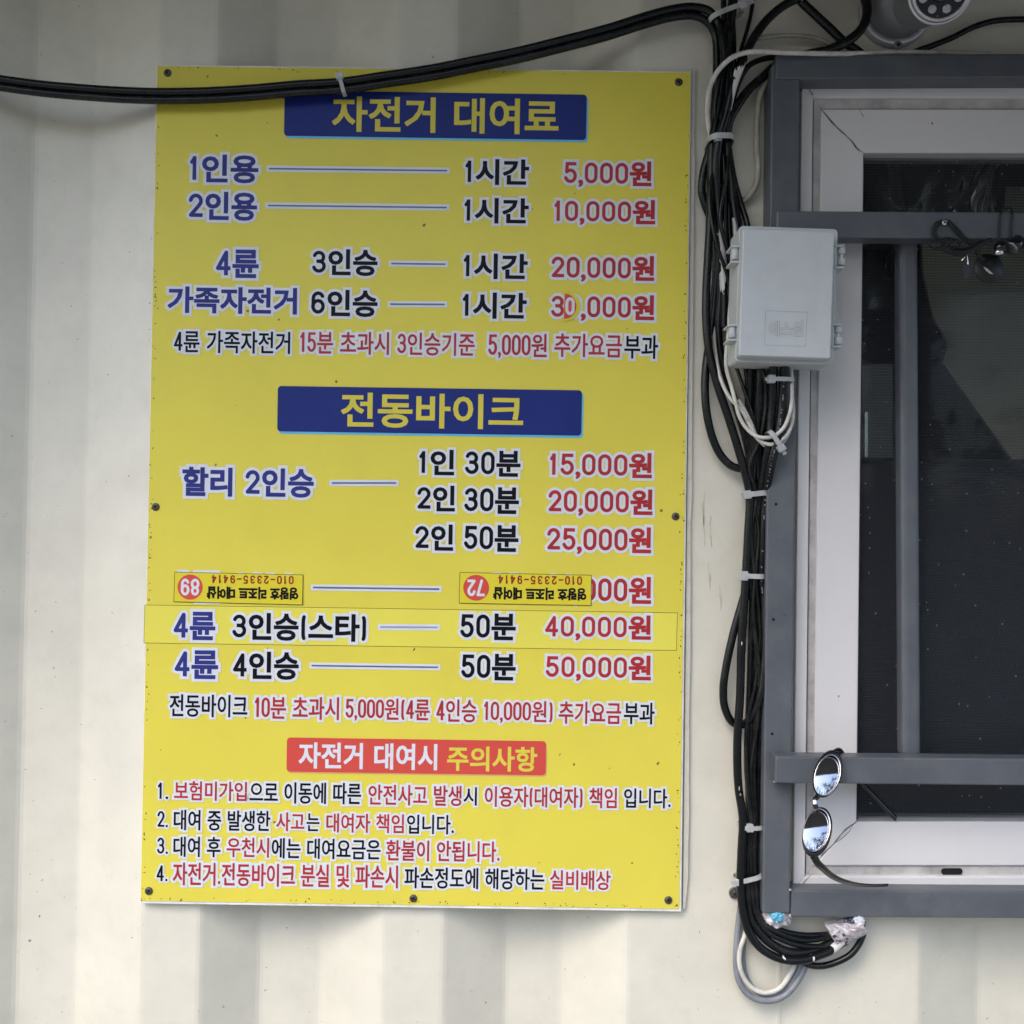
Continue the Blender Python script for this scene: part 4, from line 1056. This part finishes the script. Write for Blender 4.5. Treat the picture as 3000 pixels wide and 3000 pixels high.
# ------------------------------------------------------------------ nylon cable ties
def tie(cx, cy, hw, d, hd, ang, wd, label, head=-1, tail=0, hs=1.0):
    """strap round a bundle: half width hw px across, centre depth d, half depth hd mm, tilted ang degrees"""
    e = empty('cable_tie', Pm(cx, cy, d), label, 'cable tie', 'nylon ties on the cables')
    u = (rt * math.cos(R(ang)) + up * -math.sin(R(ang))); u = Vector((u.x, 0, u.z)).normalized()
    v = Vector((-u.z, 0, u.x))
    c = Pm(cx, cy, d)
    mb = MB(); n = 40
    A, B, T = hw * S, hd * .001, .0011
    ring = []
    for k in range(n):
        a = 2 * math.pi * k / n
        ca, sa = math.cos(a), math.sin(a)
        f = lambda s: math.copysign(abs(s) ** .6, s)
        ring.append((f(ca), f(sa)))
    vs = []
    for ex in (0, T):
        for sgn in (-1, 1):
            for a, b in ring:
                vs.append(c + u * (a * (A + ex)) + Vector((0, -1, 0)) * (b * (B + ex)) + v * (sgn * wd * S / 2))
    fs = []
    for k in range(n):
        k2 = (k + 1) % n
        fs += [(k, k2, n + k2, n + k), (2 * n + k, 3 * n + k, 3 * n + k2, 2 * n + k2), (k, 2 * n + k, 2 * n + k2, k2), (n + k, n + k2, 3 * n + k2, 3 * n + k)]
    mb.add(vs, fs, 0, False)
    mb.build('strap', M['tie'], e)
    hb = MB()
    hc = c + u * (head * (A * .86)) + Vector((0, -1, 0)) * (B * .78)
    s1, s2, s3 = 10.5 * S * hs, 12 * S * hs, .0035
    def bx(mb, cc, a, b, t):
        f = [cc + u * i * a + v * j * b + Vector((0, -t, 0)) for i, j in ((-1, 1), (1, 1), (1, -1), (-1, -1))]
        k_ = [cc + u * i * a + v * j * b + Vector((0, t, 0)) for i, j in ((-1, 1), (1, 1), (1, -1), (-1, -1))]
        mb.hexa(f, k_)
    bx(hb, hc, s1, s2, s3)
    hb.build('head', M['tie'], e, bevel=.0008)
    if tail:
        tb_ = MB()
        bx(tb_, hc + u * head * (s1 + tail * S / 2 - .0002), tail * S / 2, wd * S * .42, .0009)
        tb_.build('tail', M['tie'], e, bevel=.0002)
e = tie(1003, 252, 25, 23.5, 7, -105, 11, 'nylon tie holding the two sagging cables together over the sign', 1, 0, .9)
tie(2126, 47, 52, 20, 15, -21, 14, 'nylon tie where the sagging pair joins the bundle at the top', 1, 26)
tie(2107, 418, 37, 20, 20, -2, 16, 'nylon tie round the bundle beside the upper left of the window', -.4, 0)
tie(2286, 1114, 34, 52, 9, 1, 12, 'nylon tie round the cables just under the junction box', -1, 8, .95)
tie(2268, 1292, 30, 47, 10, 57, 13, 'nylon tie slanting across the white cable loops', 1, 12, .9)
tie(2212, 1447, 34, 18, 12, -6, 15, 'nylon tie on the bundle right below the drip loop', -1, 8)
tie(2202, 1687, 33, 18, 11, 2, 14, 'nylon tie on the bundle halfway down the grille post', -1, 0, 1.1)
tie(2198, 2418, 33, 17, 11, 0, 12, 'nylon tie on the bundle level with the lower grille rail', -.25, 0, .95)
tie(2190, 2566, 38, 15, 12, -14, 13, 'nylon tie on the bundle just above the small clamp', -1, 12, .8)

# pipe clamp half hidden by the bundle
pc = empty('pipe_clamp', Pm(2152, 2617, 2), 'small grey metal saddle clamp screwed to the wall left of the bundle', 'clamp')
mb = MB()
pts = [(2152 + 16 * math.cos(R(a)), 2617 + 17 * math.sin(R(a))) for a in range(90, 271, 15)] + [(2185, 2600), (2185, 2634)]
f_ = [Pm(x, y, 3) for x, y in pts]; b_ = [Vector((p.x, -.0002, p.z)) for p in f_]; n_ = len(f_)
mb.add(f_ + b_, [tuple(range(n_)), tuple(range(2 * n_ - 1, n_ - 1, -1))] + [(i, i + n_, (i + 1) % n_ + n_, (i + 1) % n_) for i in range(n_)])
mb.build('saddle', M['metal'], pc, bevel=.0005)
screw(2153, 2616, 3, 8, M['rusty'], pc)

# plastic film wrapped round the cable joint
tw = empty('film_wrap', Pm(2480, 2740, 18), 'torn printed plastic film wrapped round the cable joint under the window', 'film')
mb = MB()
vs, fs = [], []
nx, ny = 12, 10
cor = [(2417, 2704), (2512, 2690), (2546, 2735), (2458, 2783)]
tq = random.Random(9)
for j in range(ny + 1):
    for i in range(nx + 1):
        a = lerp(lerp(cor[0], cor[1], i / nx), lerp(cor[3], cor[2], i / nx), j / ny)
        bulge = math.sin(math.pi * j / ny) ** .6 * 22
        vs.append(Pm(a[0] + tq.uniform(-2, 2), a[1] + tq.uniform(-2.5, 2.5), 12 + bulge + tq.uniform(-2.2, 2.2)))
for j in range(ny):
    for i in range(nx):
        k = j * (nx + 1) + i
        fs.append((k, k + 1, k + nx + 2, k + nx + 1))
fl = [Vector((p.x, -.006 - .35 * abs(p.y), p.z)) for p in vs]
N0 = len(vs)
mb.add(vs + fl, fs + [tuple(N0 + i for i in reversed(f)) for f in fs], 0, False)
for j in range(ny):
    for i0 in (0, nx):
        k = j * (nx + 1) + i0
        mb.add([vs[k], vs[k + nx + 1], fl[k + nx + 1], fl[k]], [(0, 1, 2, 3)], 0)
for i in range(nx):
    for j0 in (0, ny):
        k = j0 * (nx + 1) + i
        mb.add([vs[k], vs[k + 1], fl[k + 1], fl[k]], [(0, 1, 2, 3)], 0)
mb.build('film', M['tape'], tw)
mb = MB()
for x, y, w_, h_, an in ((2446, 2744, 8, 6, .6), (2473, 2740, 6, 5, -.3), (2462, 2757, 8, 3, .2), (2483, 2751, 5, 4, .5), (2452, 2756, 4, 3, 1)):
    flat(mb, [(x - w_, y - h_ * .3), (x - w_ * .2, y - h_), (x + w_, y - h_ * .2), (x + w_ * .3, y + h_ * .3), (x - w_ * .3, y + h_)], 37.5, 0)
mb.build('film_print', M['film_dark'], tw, fix=False)
mb = MB(); mb.add(*crumple(Pm(2505, 2703, 24), .011, .006, .006, 21)); mb.build('dark_fold', M['film_dark'], tw)
mb = MB(); mb.add(*crumple(Pm(2516, 2697, 27), .006, .005, .006, 23)); mb.build('white_fold', M['print_white'], tw)

# ------------------------------------------------------------------ sunglasses hung over the lower rail
sg = empty('sunglasses', Pm(2410, 2350, 60), 'black oval mirrored sunglasses hooked over the lower grille rail', 'sunglasses')
TILT = R(21)
def gp(x, y, off=0.0):
    """point on the tilted front of the glasses; off mm towards the viewer"""
    d = 62 + (y - 2215) * .39 * math.tan(TILT) + off
    return Pm(x, y, d)
def ell(c, a, b, ang, k, n=48):
    t = 2 * math.pi * k / n
    u, v = b * math.cos(t), a * math.sin(t)
    ca, sa = math.cos(R(ang)), math.sin(R(ang))
    # long axis leans right at the top by ang degrees
    return c[0] + u * ca - v * sa * -1 * -1, c[1] + u * sa * 1 + v * ca
def oval(c, a, b, ang, n=48):
    out = []
    for k in range(n):
        t = 2 * math.pi * k / n
        u, v = b * math.cos(t), a * math.sin(t)           # v along the long axis, downwards
        ca, sa = math.cos(R(ang)), math.sin(R(ang))
        out.append((c[0] + u * ca - v * sa, c[1] + u * sa + v * ca))
    return out
fm = MB()
def rim(ci, ai, bi, co_, ao, bo, ang):
    n = 48
    I, O = oval(ci, ai, bi, ang, n), oval(co_, ao, bo, ang, n)
    rings = [[gp(*p, 0) for p in I], [gp(*p, 3.2) for p in oval(ci, ai + 2, bi + 2, ang, n)], [gp(*p, 3.0) for p in oval(co_, ao - 4, bo - 4, ang, n)], [gp(*p, 0.5) for p in O], [gp(*p, -3.5) for p in O], [gp(*p, -3.5) for p in I]]
    vs = [p for r_ in rings for p in r_]
    fs = []
    m_ = len(rings)
    for a in range(m_):
        b = (a + 1) % m_
        for k in range(n):
            k2 = (k + 1) % n
            fs.append((a * n + k, a * n + k2, b * n + k2, b * n + k))
    fm.add(vs, fs, 0, True)
U = dict(ci=(2424, 2271), ai=60, bi=34.5, co_=(2424.5, 2267), ao=72, bo=41, ang=16)
D = dict(ci=(2392.5, 2432), ai=62, bi=36.5, co_=(2394, 2438), ao=75, bo=43, ang=12)
rim(**U); rim(**D)
fm.tube([gp(2398, 2330, 0), gp(2389, 2341, 1.5), gp(2386, 2352, 2), gp(2391, 2366, 1), gp(2396, 2374, 0)], [.003, .0027, .0026, .0027, .003], 10)
fm.build('front_frame', M['frame_black'], sg)
mb = MB(); mb.tube([gp(2387, 2346, 2.2), gp(2387.5, 2357, 2.2)], .0029, 12); mb.build('bridge_band', M['chrome'], sg)
for q in (U, D):
    mb = MB(); pts = [gp(*p, 2.6) for p in oval(q['ci'], q['ai'] + 1.5, q['bi'] + 1.5, q['ang'], 48)]
    mb.tube(pts, .0006, 6, closed=True); mb.build('lens_highlight', M['chrome'], sg)  # thin bright ring stands in for glossy highlights along the rim
    # domed lens
    mb = MB(); n, nr = 48, 10
    Rc = .105
    nrm = Vector((0, -math.cos(TILT), math.sin(TILT)))
    vs, fs = [], []
    for j in range(nr + 1):
        f = j / nr
        if j == 0:
            vs.append(gp(*q['ci'], 0)); continue
        for p in oval(q['ci'], q['ai'] * f, q['bi'] * f, q['ang'], n): vs.append(gp(*p, 0))
    c = vs[0]
    edge_ = max((p - c).length for p in vs)
    h0 = Rc - math.sqrt(Rc * Rc - edge_ ** 2)
    out = []
    for p in vs:
        r2 = (p - c).length
        out.append(p + nrm * (math.sqrt(Rc * Rc - r2 * r2) - Rc + h0 * .62))
    for k in range(n): fs.append((0, 1 + k, 1 + (k + 1) % n))
    for j in range(nr - 1):
        for k in range(n):
            k2 = (k + 1) % n
            fs.append((1 + j * n + k, 1 + (j + 1) * n + k, 1 + (j + 1) * n + k2, 1 + j * n + k2))
    mb.add(out, fs, 0, True)
    lo_ = mb.build('lens', M['lens'], sg)
def temple(pts, rad):
    mb = MB(); mb.tube(spline(pts), rad, 10, flat=.45)
    return mb
tp = [(2384, 2508, 106), (2395, 2528, 102), (2410, 2542, 96), (2432, 2562, 86), (2458, 2577, 76), (2486, 2586, 66), (2520, 2592, 54), (2560, 2594, 42), (2600, 2593, 30)]
n_ = len(spline(tp))
mb = temple(tp, [.0042 - .0020 * min(1, k / n_ * 1.3) for k in range(n_)]); mb.build('temple', M['frame_black'], sg)
tp = [(2444, 2204, 61), (2452, 2199, 50), (2462, 2200, 38), (2480, 2225, 29), (2505, 2265, 24), (2533, 2302, 20), (2580, 2352, 14), (2624, 2398, 8)]
n_ = len(spline(tp))
mb = temple(tp, [.0034] * n_); mb.build('temple', M['frame_black'], sg)

# ------------------------------------------------------------------ security camera above the window
cc = empty('security_camera', Pm(2617, 40, 4), 'grey bullet security camera with a round lens plate above the window', 'camera')
bc = Pm(2617, 42, 0)
mb = MB(); mb.lathe(bc, (0, -1, 0), [(0, .0005), (.0405, .0005), (.0405, .006), (.039, .0095), (.0345, .0105), (.033, .0085), (0, .008)], 48); mb.build('base_flange', M['camring'], cc)
mb = MB(); mb.lathe(bc, (0, -1, 0), [(.0325, .0086), (.0325, .016), (.0305, .030), (.026, .040), (.018, .047), (0, .050)], 40); mb.build('swivel_ball', M['camgrey'], cc)
screw(2631, 133, 9.5, 13, M['camgrey'], cc, 'base_screw')
front = Pm(2757, -28, 142)
rear = Pm(2692, 6, 66)
axn = (front - rear).normalized()
ax0 = front - axn * .098
mb = MB()
mb.lathe(ax0, axn, [(0, 0), (.018, .001), (.025, .008), (.0275, .02), (.0280, .086), (.0295, .088), (.0305, .091), (.0305, .096), (.0295, .098)], 48)
mb.build('housing', M['camgrey'], cc)
mb = MB(); mb.lathe(ax0, axn, [(.0305, .0925), (.0316, .094), (.0316, .0965), (.0303, .0975), (.0295, .0975)], 48); mb.build('rim_ring', M['camring'], cc)
mb = MB(); mb.lathe(front, axn, [(.0290, -.002), (.0290, .003), (.0278, .0048), (.0262, .0046), (.0255, .002)], 48); mb.build('lens_ring', M['camring'], cc)
mb = MB(); mb.lathe(front, axn, [(.0265, .0015), (0, .0015)], 40); mb.build('lens_plate', M['camglass'], cc)
uu = axn.cross(Vector((0, 0, 1))).normalized() * -1; vv = uu.cross(axn)
if vv.z < 0: vv = -vv
if uu.x < 0: uu = -uu
for k in range(8):
    a = R(-68 + 45 * k)
    c = front + uu * 0.0185 * math.cos(a) + vv * 0.0185 * math.sin(a) + axn * .0016
    mb = MB(); mb.lathe(c, axn, [(.0042, 0), (.0042, .0012), (.0030, .0022), (.0012, .0016), (0, .0024)], 18); mb.build('led', M['led'], cc)
mb = MB(); mb.lathe(front + axn * .0016, axn, [(.011, 0), (.011, .002), (.008, .003), (0, .0034)], 24); mb.build('objective', M['camglass'], cc)
mb = MB(); c = front + vv * -.0236 + uu * -.001 + axn * .0016
mb.lathe(c, axn, [(.0012, 0), (.0012, .001), (0, .0012)], 10); mb.build('sensor_dot', M['orange'], cc)
mb = MB(); mb.tube([ax0 + axn * .012, ax0 - axn * .004, bc + Vector((.006, -.040, .003))], .016, 20); mb.build('neck', M['camgrey'], cc)

# ------------------------------------------------------------------ wire coil and tags on the upper rail
wc = empty('wire_coil', Pm(2800, 730, 58), 'bunched thin black wire hung from a bright screw on the upper grille rail', 'wire')
screw(2767, 651, 57.6, 9.8, M['chrome'], wc)
mb = MB()
qr = random.Random(4)
def loop(pts, r=3.4, closed=False):
    mb.tube(spline([(x + qr.uniform(-1, 1), y + qr.uniform(-1, 1), d) for x, y, d in pts], 4), r * S, 7)
loop([(2760, 647, 59), (2742, 655, 60), (2734, 678, 60), (2738, 700, 61), (2756, 714, 61), (2785, 727, 62), (2815, 735, 62), (2850, 725, 61), (2880, 712, 60), (2900, 700, 60)], 3.6)
loop([(2757, 652, 60), (2744, 668, 61), (2743, 690, 62), (2760, 705, 62), (2790, 722, 63), (2826, 728, 62), (2860, 715, 61)], 3.2)
loop([(2776, 646, 59), (2795, 664, 60), (2815, 685, 60), (2838, 708, 61), (2855, 716, 61), (2880, 706, 61)], 4.6)
loop([(2778, 652, 60), (2800, 675, 61), (2822, 700, 61), (2846, 716, 62)], 3.8)
loop([(2735, 727, 61), (2724, 720, 62), (2726, 710, 62), (2745, 703, 62), (2775, 697, 62), (2800, 704, 62), (2815, 720, 61)], 3.0)
loop([(2735, 728, 61), (2760, 731, 62), (2790, 742, 63), (2825, 742, 63), (2860, 728, 62), (2890, 712, 61)], 4.5)
loop([(2748, 706, 61), (2756, 722, 62), (2770, 734, 62)], 2.8)
for x in (2777, 2798, 2820):
    loop([(x + 6, 700, 63), (x, 712, 63.5), (x - 6, 722, 63)], 3.4)
loop([(2790, 736, 63), (2820, 738, 64), (2850, 728, 63), (2885, 708, 62), (2905, 702, 61)], 5.0)
loop([(2800, 745, 62), (2835, 738, 63), (2870, 722, 62), (2895, 704, 61)], 4.5)
mb.build('wire', M['black_wire'], wc, fix=False)
kt = empty('tag_bunch', Pm(2890, 790, 56), 'round black tag and small key hanging below the bunched wire', 'tag')
mb = MB()
mb.lathe(Pm(2895, 788, 56), (0.05, -1, 0.1), [(0, 0), (.0163, 0), (.0168, .001), (.0163, .0022), (0, .0022)], 40); mb.build('round_tag', M['black_wire'], kt)
mb = MB()
flat(mb, [(2881, 781), (2893, 787), (2911, 804), (2900, 802), (2888, 793)], 60.2); mb.build('tag_slot', M['card'], kt, fix=False)
mb = MB(); plate(mb, [(2822, 778), (2846, 770), (2842, 808), (2828, 822)], 5, 54, 56.5); mb.build('key_cover', M['navy'], kt, bevel=.0004)
mb = MB(); mb.tube(spline([(2826, 745, 58), (2824, 755, 59), (2817, 764, 58)], 3), .0009, 8); mb.tube(spline([(2832, 740, 57), (2836, 770, 57), (2836, 775, 57)], 3), .0008, 6); mb.build('key_ring', M['chrome'], kt)
mb = MB(); mb.tube(spline([(2862, 735, 58), (2872, 755, 57), (2884, 760, 57)], 3), .0022, 8); mb.build('tag_cord', M['black_wire'], kt)
pl = empty('hanging_jack', Pm(2940, 740, 58), 'black cord loop over the upper rail holding two small black jacks with bright ends', 'jack')
mb = MB(); mb.tube(spline([(2927, 705, 59), (2929, 660, 58.5), (2933, 620, 58), (2936, 613, 54), (2950, 611, 50), (2961, 609, 54), (2965, 622, 58), (2963, 665, 58.5), (2961, 705, 59)], 5), .0012, 8); mb.build('cord', M['black_wire'], pl)
mb = MB(); mb.lathe(Pm(2932, 712, 60), (-.12, -.1, -1), [(0, 0), (.005, 0), (.0066, .003), (.0066, .010), (.0045, .0105), (.0045, .013), (0, .013)], 20); mb.build('jack_body', M['frame_black'], pl)
mb = MB(); mb.lathe(Pm(2925, 733, 61), (-.05, -.25, -1), [(0, 0), (.0050, 0), (.0050, .0062), (0, .0062)], 20); mb.build('jack_end', M['chrome'], pl)
mb = MB(); mb.lathe(Pm(2985, 708, 60), (-.75, -.2, -.62), [(0, -.001), (.0078, -.001), (.0078, .012), (.0072, .0125)], 24); mb.build('jack_body', M['frame_black'], pl)
mb = MB(); mb.lathe(Pm(2985, 708, 60) + Vector((-.75, -.2, -.62)).normalized() * .0128, (-.75, -.2, -.62), [(.0078, 0), (.0080, .0012), (.0066, .0016), (0, .0014)], 24); mb.build('jack_end', M['metal'], pl)
